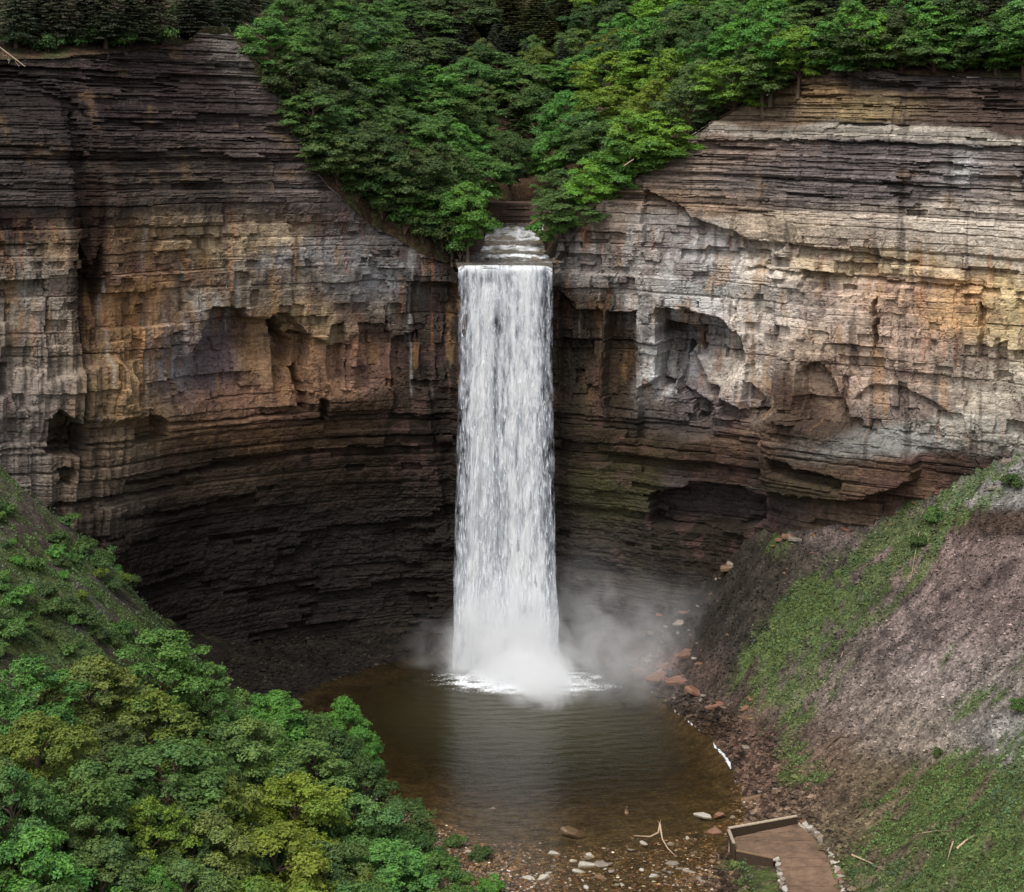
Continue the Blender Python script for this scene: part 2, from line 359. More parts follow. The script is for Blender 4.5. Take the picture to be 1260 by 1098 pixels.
# --- rock colour (bed colours, mineral stains, wet black shale, moss; some shading is in the tones too)
cols = []; wts = []
def patch(u, v, ru, rv, rgb, w=1.0):
    cols.append(lin(rgb)); wts.append(w*np.exp(-(np.abs((CUW-u)/ru)**2.4+np.abs((CVW-v)/rv)**2.4)))
CUW = Ug+26*fbm(Sg*.10, T*.10, 201, 4); CVW = Vg+20*fbm(Sg*.10, T*.10, 202, 4)
cols.append(lin((92, 76, 62))); wts.append(np.full_like(Zg, .02))
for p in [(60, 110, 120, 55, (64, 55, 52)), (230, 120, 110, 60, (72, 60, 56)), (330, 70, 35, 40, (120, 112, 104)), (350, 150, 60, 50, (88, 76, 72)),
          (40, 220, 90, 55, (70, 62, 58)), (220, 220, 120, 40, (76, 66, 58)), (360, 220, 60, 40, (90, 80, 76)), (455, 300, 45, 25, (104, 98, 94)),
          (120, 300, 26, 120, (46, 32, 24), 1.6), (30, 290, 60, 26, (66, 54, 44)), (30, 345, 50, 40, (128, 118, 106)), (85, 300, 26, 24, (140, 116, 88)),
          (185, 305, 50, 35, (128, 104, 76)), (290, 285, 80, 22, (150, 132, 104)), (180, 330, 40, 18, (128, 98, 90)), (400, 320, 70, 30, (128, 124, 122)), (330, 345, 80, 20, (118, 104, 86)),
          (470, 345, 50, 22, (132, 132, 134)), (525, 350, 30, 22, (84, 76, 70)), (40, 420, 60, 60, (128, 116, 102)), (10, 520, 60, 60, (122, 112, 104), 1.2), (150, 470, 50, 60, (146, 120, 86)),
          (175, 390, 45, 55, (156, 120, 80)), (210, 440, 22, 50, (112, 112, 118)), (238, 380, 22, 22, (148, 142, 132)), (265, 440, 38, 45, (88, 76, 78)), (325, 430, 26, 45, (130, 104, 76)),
          (390, 400, 40, 12, (160, 142, 108)), (385, 450, 40, 45, (138, 106, 78)), (450, 430, 40, 40, (116, 90, 76)), (300, 495, 90, 22, (112, 84, 66)), (480, 380, 50, 25, (100, 92, 82)),
          (530, 430, 36, 60, (56, 46, 38)), (290, 535, 110, 24, (92, 70, 48)), (130, 560, 50, 50, (116, 100, 82)), (130, 630, 50, 45, (92, 80, 68)), (90, 540, 30, 24, (72, 56, 44)),
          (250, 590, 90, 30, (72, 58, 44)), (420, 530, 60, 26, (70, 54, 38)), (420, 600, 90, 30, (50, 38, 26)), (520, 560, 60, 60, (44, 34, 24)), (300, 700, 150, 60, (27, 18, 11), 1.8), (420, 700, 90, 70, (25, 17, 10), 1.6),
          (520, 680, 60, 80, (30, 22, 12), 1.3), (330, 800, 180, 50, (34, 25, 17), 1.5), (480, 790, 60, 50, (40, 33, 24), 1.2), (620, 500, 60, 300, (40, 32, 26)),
          (700, 330, 30, 26, (112, 106, 102)), (745, 265, 34, 22, (150, 134, 116)), (750, 320, 45, 30, (128, 120, 114)), (700, 430, 26, 60, (44, 36, 24), 1.3), (750, 440, 36, 60, (66, 54, 42)),
          (725, 480, 50, 40, (60, 50, 32)), (800, 360, 22, 70, (158, 152, 146)), (795, 440, 16, 50, (170, 170, 168), 1.3), (830, 300, 60, 30, (140, 134, 128)), (860, 330, 40, 36, (152, 150, 150), 1.2), (870, 350, 45, 26, (168, 164, 158)),
          (850, 440, 36, 45, (122, 118, 120)), (890, 450, 26, 36, (148, 138, 126)), (935, 400, 30, 80, (176, 166, 154), 1.3), (880, 500, 50, 24, (110, 100, 98)), (830, 520, 60, 22, (84, 76, 72)),
          (920, 540, 50, 24, (104, 82, 64)), (900, 575, 55, 22, (52, 40, 30)), (965, 480, 18, 40, (70, 54, 42), 1.5), (1015, 480, 28, 32, (108, 90, 74), 1.2), (1000, 530, 55, 22, (62, 50, 40), 1.2),
          (760, 550, 80, 26, (62, 50, 34)), (740, 610, 50, 30, (66, 62, 36)), (860, 620, 70, 26, (66, 58, 56)), (820, 680, 90, 40, (44, 36, 27)), (720, 720, 70, 70, (62, 56, 48)),
          (1010, 570, 70, 24, (82, 68, 54)), (1080, 590, 60, 24, (96, 72, 56)), (1180, 575, 60, 16, (58, 44, 36)), (1000, 600, 60, 16, (66, 58, 40)), (1075, 545, 90, 16, (124, 124, 120)),
          (860, 250, 80, 16, (124, 104, 86)), (820, 210, 50, 26, (112, 98, 86)), (900, 190, 60, 24, (108, 92, 82)), (900, 130, 60, 22, (108, 92, 74)), (960, 110, 60, 18, (128, 104, 72)), (1060, 130, 70, 16, (136, 118, 84)), (1180, 130, 90, 22, (78, 64, 56)), (1060, 88, 110, 12, (88, 78, 74)),
          (1060, 166, 260, 7, (146, 138, 126), 1.3), (1050, 210, 150, 30, (88, 80, 78)), (1190, 210, 80, 26, (104, 96, 92)), (1180, 205, 22, 20, (150, 152, 150)), (1230, 240, 50, 30, (116, 106, 98)), (940, 230, 70, 24, (92, 84, 80)),
          (960, 285, 70, 18, (156, 140, 120)), (1080, 280, 90, 26, (148, 136, 122)), (1200, 285, 80, 34, (160, 150, 136)), (1060, 328, 110, 16, (170, 152, 122)), (1000, 375, 60, 40, (166, 152, 140)), (1100, 368, 80, 22, (172, 144, 120)),
          (1180, 375, 36, 36, (178, 142, 96), 1.0), (1240, 400, 34, 45, (178, 158, 116)), (1000, 430, 50, 30, (158, 140, 122)), (1100, 430, 90, 34, (148, 128, 112)), (1090, 460, 90, 26, (154, 134, 118)), (1110, 500, 60, 18, (110, 98, 90)),
          (1220, 470, 60, 40, (160, 150, 134)), (1180, 530, 60, 16, (140, 136, 126)), (950, 360, 30, 40, (164, 158, 150)), (1400, 350, 90, 120, (156, 140, 120)), (-100, 350, 80, 180, (96, 84, 74))]:
    patch(*p)
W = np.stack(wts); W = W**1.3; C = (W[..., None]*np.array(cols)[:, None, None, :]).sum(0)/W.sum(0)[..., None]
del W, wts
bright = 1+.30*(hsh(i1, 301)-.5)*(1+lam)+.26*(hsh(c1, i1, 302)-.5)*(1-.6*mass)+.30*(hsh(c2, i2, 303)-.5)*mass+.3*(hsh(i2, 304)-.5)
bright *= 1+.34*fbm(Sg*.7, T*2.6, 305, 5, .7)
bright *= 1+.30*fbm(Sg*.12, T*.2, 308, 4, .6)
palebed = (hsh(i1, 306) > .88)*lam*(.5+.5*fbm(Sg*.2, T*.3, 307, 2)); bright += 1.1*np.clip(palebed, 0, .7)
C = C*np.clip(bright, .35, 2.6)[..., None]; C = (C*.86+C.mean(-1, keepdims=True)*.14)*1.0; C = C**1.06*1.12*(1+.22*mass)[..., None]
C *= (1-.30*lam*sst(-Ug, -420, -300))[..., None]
def stain(fs, ft, th, sd, rgb, amt, msk):
    global C
    m = sst(fbm(Sg*fs, T*ft, sd, 4, .55), th, th+.22)*msk*amt
    C = C*(1-m[..., None])+lin(rgb)*m[..., None]
dry = 1-np.exp(-((Ug-400)/330.)**6)*sst(Vg, 560, 640)
stain(.5, .12, .22, 311, (150, 116, 76), .5, mass*dry); stain(1.6, .07, .38, 313, (168, 106, 66), .45, mass*dry)
stain(.7, .07, .27, 315, (58, 50, 46), .55, dry); stain(1.1, .05, .38, 317, (168, 166, 158), .4, mass*dry)
stain(.35, .3, .2, 319, (88, 66, 60), .45, (1-lam)*dry); stain(.3, .25, .36, 321, (112, 90, 64), .4, lam)
stain(.3, .2, .12, 323, (60, 58, 34), .4, np.exp(-((Ug-745)/60.)**2)*sst(Vg, 480, 600))
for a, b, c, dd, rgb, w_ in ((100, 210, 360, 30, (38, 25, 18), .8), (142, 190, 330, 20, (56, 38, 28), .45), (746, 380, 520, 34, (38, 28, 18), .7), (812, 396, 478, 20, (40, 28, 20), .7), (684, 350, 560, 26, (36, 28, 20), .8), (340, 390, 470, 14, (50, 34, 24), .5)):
    m = poly([(a, b, c), (a+dd, b, c)], 7)*w_*(.6+.6*vnoise(Sg*1.5, T*.1, 330)); m = np.clip(m, 0, 1)[..., None]; C = C*(1-m)+lin(rgb)*m  # wet grooves and streaks; shade of the deep recesses is painted in too
wet = np.clip(np.exp(-((Ug-480)/330.)**4)*sst(Vg, 540, 680)+np.exp(-((Ug-620)/110.)**4), 0, 1)
# keep the faces between the ground and the brink
zlow = low_h(PX[::8], PY[::8]); zlow = np.repeat(zlow, 8, 0)[:NR]
keep = (Zg < ztop[None]+.3*fbm(Sg*.5, Sg*.1, 350, 3)+.2) & (Zg > zlow-2.5)
kf = keep[:-1, :-1] & keep[1:, :-1] & keep[:-1, 1:] & keep[1:, 1:]
FG = grid_faces(NR, NU)[kf.ravel()]
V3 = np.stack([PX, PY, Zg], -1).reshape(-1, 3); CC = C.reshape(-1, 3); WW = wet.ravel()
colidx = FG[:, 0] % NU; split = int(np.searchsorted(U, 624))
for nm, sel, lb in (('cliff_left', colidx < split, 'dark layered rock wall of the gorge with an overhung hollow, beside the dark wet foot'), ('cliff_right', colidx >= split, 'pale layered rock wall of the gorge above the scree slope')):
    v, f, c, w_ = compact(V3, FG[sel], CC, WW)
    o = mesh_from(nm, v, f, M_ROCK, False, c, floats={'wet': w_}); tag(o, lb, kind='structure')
topi = np.clip(((ztop+3)/ZS).astype(int), 0, NR-1)
TX, TY = PX[topi, np.arange(NU)], PY[topi, np.arange(NU)]

# ------------------------------------------------------------------ upper ground above the brink
up_pts = [(TX[i], TY[i], ztop[i]) for i in range(0, NU, 24) if not (552 < U[i] < 690)]
up_pts += [(-8, 276, 66.4), (0, 276, 66), (7, 276, 66.2), (-6, 292, 67), (5, 292, 67), (-4, 315, 69.5), (5, 315, 69.5), (0, 330, 71), (0, 350, 74), (2, 380, 82), (4, 410, 96), (5, 450, 118), (0, 520, 140), (0, 700, 175),
    (-12, 300, 76), (-22, 300, 88), (-34, 300, 98), (-45, 310, 108), (-60, 330, 118), (-20, 330, 90), (-35, 360, 112), (-70, 290, 106), (-110, 290, 112), (-150, 350, 130), (-100, 450, 145), (-200, 500, 170), (-15, 380, 98), (-150, 240, 105), (-110, 262, 104),
    (12, 300, 76), (22, 300, 84), (34, 300, 94), (48, 305, 104), (60, 310, 108), (20, 330, 88), (38, 350, 110), (80, 290, 108), (110, 290, 114), (150, 330, 130), (110, 450, 145), (200, 500, 170), (18, 380, 100), (150, 240, 105), (120, 256, 106)]
UP = TPS(up_pts, 1.5)
nb = 130; back = np.concatenate([np.linspace(0, 60, 90), 60+np.linspace(1.5, 22, 40)**2])
ui = np.arange(0, NU, 4); UX = TX[ui][None]; UYy = TY[ui][None]+back[:, None]-.4
scale = UYy/TY[ui][None]; GX = UX*scale; GY = UYy
inn = (U[ui] > 552) & (U[ui] < 690)
GZ = UP(GX, GY)+.5*fbm(GX*.2, GY*.2, 401, 4)*sst(back, 0, 4)[:, None]
GZ[0] = np.where(inn, GZ[0]-.3, ztop[ui])
cyl = np.interp(GY, [274.6, 282, 290, 300, 310, 330], [-9.8, -9.8, -7.2, -6.0, -4.8, -4]); cyr = np.interp(GY, [274.6, 282, 290, 300, 310, 330], [7.2, 7.0, 5.6, 5.6, 6.0, 6])
cz = np.interp(GY, [274.6, 282, 286, 287, 294, 296, 305, 309, 312, 330], [65.2, 65.4, 65.6, 66.1, 66.3, 67.0, 67.2, 68.3, 69.3, 70.2])
GZ = np.where(GY < 333, np.minimum(GZ, cz+1.5*np.maximum(np.maximum(cyl-GX, GX-cyr), 0)), GZ)
gt = fbm(GX*.15, GY*.15, 402, 4)
GC = lin((64, 50, 38))*(1+.4*gt[..., None]); gm = sst(fbm(GX*.3, GY*.3, 403, 3), -.1, .4)[..., None]*.5; GC = GC*(1-gm)+lin((52, 66, 34))*gm
steep = np.exp(-((np.abs(GX)-9)/5.)**2)*sst(-GY, -330, -300)*sst(GY, 270, 282); GC = GC*(1-.8*steep[..., None])+lin((44, 34, 28))*.8*steep[..., None]
o = mesh_from('hillside', np.stack([GX, GY, GZ], -1).reshape(-1, 3), grid_faces(nb, len(ui))[:, ::-1], M_GROUND, True, GC.reshape(-1, 3)); tag(o, 'wooded ground above the brink of the gorge', kind='structure')
def up_h(x, y): return UP(x, y)

# ------------------------------------------------------------------ lower ground: scree, shore, stream bed
st = .55; gx = np.arange(-112, 118, st); gy = np.arange(40, 292, st)
GX, GY = np.meshgrid(gx, gy); H = low_h(GX, GY)
q = GY*.93-GX*.36; pdn = GX*.93+GY*.36                             # across / along the fall line of the right slope
slope = sst(H, .6, 4)
Hn = H+slope*(1.0*fbm(q*.13+.6*fbm(GX*.08, GY*.08, 507, 2), pdn*.05, 501, 4, .55)+1.3*sst(H, 2, 9)*fbm(GX*.07, GY*.07, 504, 3)+.75*fbm(GX*.3, GY*.3, 502, 5, .68))+(1-slope)*(.16*fbm(GX*.35, GY*.6, 503, 4, .6)+.10*fbm(GX*1.1, GY*1.6, 505, 2))
stm = np.clip(np.exp(-((GX-36)/9.)**4-((GY-266)/11.)**4)*1.2+np.exp(-(np.interp(CX+GX*F/GY, U, Yb)-GY)**2/20.)*(GX > 20), 0, 1)*sst(H, .5, 3)
tq = Hn+.8*fbm(GX*.12, GY*.12, 508, 3); fr_ = tq/1.3-np.floor(tq/1.3); Hn = Hn+stm*(np.floor(tq/1.3)+sst(fr_, .55, .95)-tq/1.3)*1.3*.9+stm*.35*fbm(GX*.7, GY*.7, 509, 3)
plat = np.exp(-(((GX-32.5)/6.)**2+((GY-194)/13.)**2)**3); Hn = Hn*(1-plat)+np.minimum(Hn, .9)*plat
GU = CX+GX*F/GY; GV = HV+(CAMZ-Hn)*F/GY
GUn = GU+22*fbm(q*.12, pdn*.05, 511, 4); GVn = GV+18*fbm(q*.12, pdn*.05, 512, 4)
cols = []; wts = []
def gp(u, v, ru, rv, rgb, w=1.0):
    cols.append(lin(rgb)); wts.append(w*np.exp(-(np.abs((GUn-u)/ru)**2.2+np.abs((GVn-v)/rv)**2.2)))
cols.append(lin((110, 96, 82))); wts.append(np.full_like(GX, .01))
for p in [(1020, 645, 90, 26, (140, 118, 110)), (930, 690, 60, 60, (84, 72, 58)), (1150, 690, 70, 30, (138, 110, 102)), (1210, 590, 60, 26, (150, 146, 142)), (1130, 600, 60, 14, (92, 72, 60)), (1220, 650, 60, 14, (84, 62, 46)),
          (860, 770, 70, 60, (72, 62, 54)), (820, 820, 40, 20, (136, 96, 80), 1.2), (860, 850, 60, 30, (88, 72, 62)), (1000, 740, 90, 70, (84, 78, 62)), (900, 720, 50, 60, (62, 54, 42), 1.2), (1220, 740, 70, 60, (128, 104, 98), 1.2), (1120, 790, 90, 50, (124, 104, 98)),
          (1040, 860, 80, 40, (136, 118, 106)), (1180, 830, 80, 40, (160, 142, 134)), (1240, 840, 50, 50, (150, 138, 126)), (1230, 900, 60, 22, (160, 156, 150), 1.1), (1150, 900, 60, 30, (148, 130, 112)), (980, 900, 50, 40, (108, 84, 70)), (930, 930, 36, 50, (116, 82, 62), 1.2),
          (1000, 960, 60, 40, (118, 90, 66)), (1120, 1000, 80, 60, (108, 92, 60)), (1200, 1050, 80, 60, (94, 92, 56)), (940, 1070, 40, 40, (92, 78, 48)), (930, 1000, 30, 20, (110, 80, 58)), (880, 1040, 30, 60, (84, 60, 40)),
          (700, 900, 200, 90, (62, 42, 18), 1.2), (640, 1010, 110, 40, (92, 74, 52)), (760, 1000, 120, 30, (94, 72, 46)), (700, 1080, 140, 40, (96, 74, 50)), (820, 1060, 60, 40, (82, 58, 34)), (540, 1000, 40, 30, (88, 68, 62)),
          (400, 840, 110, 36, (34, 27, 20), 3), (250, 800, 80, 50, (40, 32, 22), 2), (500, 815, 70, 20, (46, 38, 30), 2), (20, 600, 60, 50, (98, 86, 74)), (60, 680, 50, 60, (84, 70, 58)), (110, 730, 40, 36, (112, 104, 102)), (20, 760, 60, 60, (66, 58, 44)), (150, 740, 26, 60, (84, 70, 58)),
          (150, 950, 260, 130, (60, 50, 34))]:
    gp(*p)
W = np.stack(wts)**1.3; GC = (W[..., None]*np.array(cols)[:, None, None, :]).sum(0)/W.sum(0)[..., None]
GC *= np.clip(.78+.38*fbm(q*.4+1.5*fbm(GX*.1, GY*.1, 517, 2), pdn*.09, 513, 4, .65)+.55*fbm(GX*.5, GY*.5, 514, 4, .65), .25, 2)[..., None]; GC = (GC*.62+GC.mean(-1, keepdims=True)*.38*np.array([1.03, 1.0, .93]))*.74; GC = GC*(1-.35*stm[..., None]*(.5+.8*vnoise(GX*.4, Hn*1.2, 519))[..., None])
# how much low green plants cover the ground
def gg(u, v, ru, rv, w=1.0, ang=0):
    a = math.radians(ang); du, dv = GU-u, GV-v; x = du*math.cos(a)+dv*math.sin(a); y = -du*math.sin(a)+dv*math.cos(a)
    return w*np.exp(-(np.abs(x/ru)**2.2+np.abs(y/rv)**2.2))
veg = sum(gg(*p) for p in [(1165, 640, 60, 16, 1.1, -38), (1120, 690, 60, 22, 1.0, -40), (1070, 720, 110, 30, .95, -50), (1010, 740, 100, 30, .95, -50), (985, 800, 80, 40, 1.0, -45), (960, 660, 30, 30, .5), (1220, 590, 60, 26, .75, -30), (1000, 860, 60, 16, .5, -40),
          (1165, 812, 16, 3.5, 1.4, -50), (1210, 860, 50, 14, .55, -30), (1190, 960, 90, 30, .75, -30), (1150, 1020, 90, 50, .85, -30), (1240, 1010, 50, 60, .9), (1080, 1080, 70, 26, .75), (1220, 1090, 90, 40, .9), (1120, 960, 60, 12, .6, -35), (985, 940, 30, 30, .45), (1010, 960, 60, 10, .5),
          (955, 1085, 40, 22, 1.2), (925, 1065, 20, 30, .9), (900, 1040, 16, 26, .6), (30, 640, 60, 36, .6, 45), (100, 660, 50, 18, 1, 45), (120, 700, 40, 26, .9), (30, 740, 70, 50, .8), (100, 780, 80, 30, .8), (-60, 600, 60, 120, .7),
          (150, 950, 260, 150, .9), (1320, 900, 60, 200, .6)])
veg = np.clip(veg, 0, 1.15); veg = np.where(GX < 5, veg*1.45, veg)*(1-sst(GX, -50, -44)*sst(GY, 236, 242)*(GX < 10))
veg = np.clip(veg*(.50+.5*vnoise(GX*.12, GY*.12, 524)+1.7*fbm(q*.4+1.2*fbm(GX*.1, GY*.1, 518, 2), pdn*.10, 521, 4, .62)+1.3*fbm(GX*.7, GY*.7, 522, 3)), 0, 1)
gm = (.75*sst(veg, .15, .6))[..., None]
gcol = lin((70, 84, 42))*(1+.3*fbm(GX*.3, GY*.3, 523, 3)[..., None]); GC = GC*(1-gm)+gcol*gm
# bed under water is brown and algae-stained
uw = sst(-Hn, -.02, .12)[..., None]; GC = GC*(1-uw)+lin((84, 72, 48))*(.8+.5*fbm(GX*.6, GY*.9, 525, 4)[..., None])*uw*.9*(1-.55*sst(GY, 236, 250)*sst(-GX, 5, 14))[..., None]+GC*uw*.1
yw = np.interp(CX+GX*F/GY, U, Yb)
kf = (GY < yw+3.5); kf = kf[:-1, :-1] & kf[1:, 1:]
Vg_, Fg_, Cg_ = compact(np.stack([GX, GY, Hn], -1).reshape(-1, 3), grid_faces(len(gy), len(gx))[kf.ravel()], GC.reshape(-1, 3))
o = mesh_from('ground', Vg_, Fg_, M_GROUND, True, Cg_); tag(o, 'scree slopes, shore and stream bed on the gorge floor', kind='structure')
def gsample(A, x, y):
    i = np.clip(((y-40)/st).astype(int), 0, len(gy)-2); j = np.clip(((x+112)/st).astype(int), 0, len(gx)-2)
    fy, fx = (y-40)/st-i, (x+112)/st-j; fx = fx[..., None] if A.ndim > 2 else fx; fy = fy[..., None] if A.ndim > 2 else fy
    return (A[i, j]*(1-fx)+A[i, j+1]*fx)*(1-fy)+(A[i+1, j]*(1-fx)+A[i+1, j+1]*fx)*fy
def gz(x, y): return float(gsample(Hn, np.array([x]), np.array([y]))[0])
# far side and the land behind the overlook, out to the horizon
far = [(-2500, -1500, 60), (2500, -1500, 60), (2500, 40, 60), (118, 40, 38), (-112, 40, 52), (-2500, 40, 60)]

# ------------------------------------------------------------------ pool and stream water
def mat_water():
    t = NT('pool_water'); p = t.pos()
    d = t.attr('depth').outputs['Fac']; foam = t.attr('foam').outputs['Fac']
    rip = t.math('ADD', t.noise(t.vscale(p, (.5, 1.5, 1)), 1.0, 5, .62), t.math('MULTIPLY', t.noise(t.vscale(p, (2.2, 5.5, 1)), 1.0, 3, .6), .35))
    bump = t.add('ShaderNodeBump', i_Height=rip, i_Strength=.45, i_Distance=.18).outputs[0]
    tint = t.mix(t.mapr(d, 0, 3.0, 0, 1), (.95, .90, .80, 1), (.46, .38, .22, 1))
    tr = t.add('ShaderNodeBsdfTransparent'); t.l.new(tint, tr.inputs[0])
    deep = t.add('ShaderNodeBsdfDiffuse'); deep.inputs[0].default_value = (.034, .029, .012, 1)
    m0 = t.add('ShaderNodeMixShader'); t.l.new(t.mapr(d, .9, 4.5, 0, 1), m0.inputs[0]); t.l.new(tr.outputs[0], m0.inputs[1]); t.l.new(deep.outputs[0], m0.inputs[2])
    gl = t.add('ShaderNodeBsdfGlossy', i_Roughness=.10); t.l.new(bump, gl.inputs['Normal'])
    fr = t.add('ShaderNodeFresnel', i_IOR=1.33); t.l.new(bump, fr.inputs['Normal'])
    m1 = t.add('ShaderNodeMixShader'); t.l.new(fr.outputs[0], m1.inputs[0]); t.l.new(m0.outputs[0], m1.inputs[1]); t.l.new(gl.outputs[0], m1.inputs[2])
    fo = t.add('ShaderNodeBsdfDiffuse'); fo.inputs[0].default_value = (.72, .75, .77, 1)
    fn = t.noise(p, 2.5, 5, .7); ff = t.mapr(t.math('ADD', foam, t.math('MULTIPLY', t.math('SUBTRACT', fn, .5), 1.3)), .45, .75, 0, 1)
    ff = t.math('MULTIPLY', ff, t.mapr(foam, .02, .2, 0, 1))
    m2 = t.add('ShaderNodeMixShader'); t.l.new(ff, m2.inputs[0]); t.l.new(m1.outputs[0], m2.inputs[1]); t.l.new(fo.outputs[0], m2.inputs[2])
    t.l.new(m2.outputs[0], t.n['Material Output'].inputs[0]); return t.m
wx = np.arange(-45, 48, .4); wy = np.arange(120, 290, .4); WX, WY = np.meshgrid(wx, wy)
Hs = gsample(Hn, WX, WY); dep = np.clip(-Hs, 0, 8)
Hb = low_h(WX, WY)
foam = np.exp(-(((WX-1)/14)**2+((WY-267)/6.5)**2))*(.35+.9*vnoise(WX*.5, WY*1.1, 610))*1.0+.5*np.exp(-(((WX-6)/14)**2+((WY-262)/6)**2))*(.3+vnoise(WX*.3, WY*.8, 609))
foam += 1.0*np.exp(-((Hs+.06)/.12)**2)*np.exp(-((WX-30)/9.)**2)*sst(WY, 218, 230)*(.30+.95*vnoise(WX*.45, WY*.45, 601))
foam += .45*np.exp(-((Hs+.15)/.15)**2)*sst(WY, 264, 270)*vnoise(WX*.4, WY*.4, 620)*sst(WX, -20, -10)
foam += .42*np.exp(-((WX-18)/12.)**2)*sst(-WY, -222, -210)*sst(vnoise(WX*.35, WY*1.6, 603), .72, .85)*0.8
ring = np.hypot((WX+1), (WY-270)*1.6)
amp = .05*np.exp(-ring/45.)
WZ = amp*np.sin(ring*1.9+5*fbm(WX*.07, WY*.07, 605, 4))*(.4+.6*vnoise(WX*.1, WY*.2, 606))*sst(dep, .1, 1)
WZ += .04*fbm(WX*.5, WY*1.4, 607, 3)*sst(dep, .05, .6)
kq = (Hs < .35); kf = kq[:-1, :-1] | kq[1:, 1:] | kq[:-1, 1:] | kq[1:, :-1]
v, f, dd, ff = compact(np.stack([WX, WY, WZ], -1).reshape(-1, 3), grid_faces(len(wy), len(wx))[kf.ravel()], dep.ravel(), foam.ravel())
o = mesh_from('water', v, f, mat_water(), True, floats={'depth': dd, 'foam': ff}); tag(o, 'dark brown plunge pool and its shallow outlet stream', kind='structure')

# ------------------------------------------------------------------ the stream above the lip
def mat_whitewater():
    t = NT('rushing_water'); p = t.pos(); w = t.attr('white').outputs['Fac']
    n = t.noise(t.vscale(p, (1.3, 1.3, 1.3)), 1.0, 5, .65)
    c = t.mix(t.mapr(t.math('ADD', w, t.math('MULTIPLY', t.math('SUBTRACT', n, .5), .9)), .3, .8, 0, 1), (.13, .115, .095, 1), (.70, .74, .76, 1))
    t.set('Base Color', c); t.set('Roughness', .25); t.set('Normal', t.add('ShaderNodeBump', i_Height=n, i_Strength=.6, i_Distance=.2).outputs[0]); return t.m
ys = np.arange(275.1, 330, .25); xs = np.linspace(0, 1, 70); YS, XS = np.meshgrid(ys, xs, indexing='ij')
xl = np.interp(ys, [275.1, 277, 282, 290, 300, 310, 330], [-8.95, -9.3, -9.6, -7.2, -6.0, -4.8, -4]); xr = np.interp(ys, [275.1, 277, 282, 290, 300, 310, 330], [6.65, 6.9, 7.0, 5.6, 5.6, 6.0, 6])
SXs = xl[:, None]+(xr-xl)[:, None]*XS+.5*fbm(YS*.4, XS*0+3, 616, 3)*sst(YS, 277, 281)
prof = np.interp(ys, [274.6, 282, 286, 287, 294, 296, 305, 309, 312, 330], [66.05, 66.3, 66.5, 67.0, 67.2, 67.9, 68.1, 69.3, 70.3, 71.2])
YP = YS+(3.2*fbm(SXs*.16, YS*.08, 617, 3)+1.2*fbm(SXs*.7, YS*.3, 618, 3))*sst(YS, 276, 282); SZ = np.interp(YP, ys, prof)+.16*fbm(SXs*1.3, YS*1.1, 619, 4, .7)*sst(YS, 275, 277)+.12*fbm(SXs*.6, YS*.5, 611, 4)+.12*np.sin(YS*.9+3*fbm(SXs*.2, YS*.2, 612, 2))*sst(YS, 277, 281)
wht = np.clip(np.interp(YP, ys, np.gradient(prof, ys))*1.7, 0, 1)*(.15+.85*vnoise(SXs*.7, YS*.5, 613))+.42*vnoise(SXs*.35, YS*1.6, 614)-.02
SZ = SZ-(.5*sst(XS, .9, 1)**2+.4*sst(1-XS, .92, 1)**2)*sst(-YS, -279, -275)-.25*sst(-YS, -275.9, -275.1)
wht = wht*(1-.7*sst(-SXs, 2.5, 6)*sst(-YS, -290, -284))
wht = np.maximum(wht, sst(-YS, -277.5, -275.0)*(.42+.45*vnoise(SXs*.9, YS*.3, 615)))
o = mesh_from('stream', np.stack([SXs, YS, SZ], -1).reshape(-1, 3), grid_faces(len(ys), 70)[:, ::-1], mat_whitewater(), True, floats={'white': wht.ravel()}); tag(o, 'rapids of the creek running to the lip of the falls', kind='structure')
# stones breaking the rapids
# stepped rock shelf under and beside the creek
def ledge(name, pts, z0, z1, mat, label, seed):
    n = 64; a = np.array(pts+[pts[0]], float); cum = np.concatenate([[0], np.cumsum(np.hypot(*np.diff(a, axis=0).T))]); tt = np.linspace(0, cum[-1], n, endpoint=False)
    px, py = np.interp(tt, cum, a[:, 0]), np.interp(tt, cum, a[:, 1]); cx_, cy_ = px.mean(), py.mean()
    rows = []; nl = max(4, int((z1-z0)/.22)); L = [hsh(np.arange(n)//6+0*k_, k_, seed) for k_ in range(nl)]
    for k_ in range(nl):
        s_ = 1+.10*(float(hsh(k_, seed+1))-.5)+.06*(L[k_]-.5)
        for z_ in (z0+(z1-z0)*k_/nl, z0+(z1-z0)*(k_+.92)/nl): rows.append(np.stack([cx_+(px-cx_)*s_, cy_+(py-cy_)*s_, np.full(n, z_)], -1))
    rows.append(np.stack([cx_+(px-cx_)*.05, cy_+(py-cy_)*.05, np.full(n, z1+.1)], -1))
    Vv = np.stack(rows); R = len(rows); i = np.arange(R*n).reshape(R, n); j = np.roll(i, -1, 1)
    Ff = np.stack([i[:-1], j[:-1], j[1:], i[1:]], -1).reshape(-1, 4); Vv = Vv.reshape(-1, 3)
    c = lin((92, 76, 66))*(1+.3*(hsh((Vv[:, 2]*4).astype(int), seed)-.5))[:, None]
    o = mesh_from(name, Vv, Ff, mat, False, c*np.ones((len(Vv), 3)), floats={'wet': np.ones(len(Vv))*.4}); return tag(o, label, 'rock ledge')
ledge('rock_ledge', [(-12, 287), (-6.2, 288), (-5.2, 297), (-5.8, 306), (-13, 308)], 64, 70.2, M_ROCK, 'reddish rock ledge jutting beside the creek above the falls', 5)
ledge('rock_ledge', [(-12, 311), (-4.0, 311), (-2.2, 316), (3, 317), (7.5, 314), (12, 318), (8, 330), (-12, 330)], 67, 74.5, M_ROCK, 'dark layered rock ledge closing the creek bend under the trees', 9)

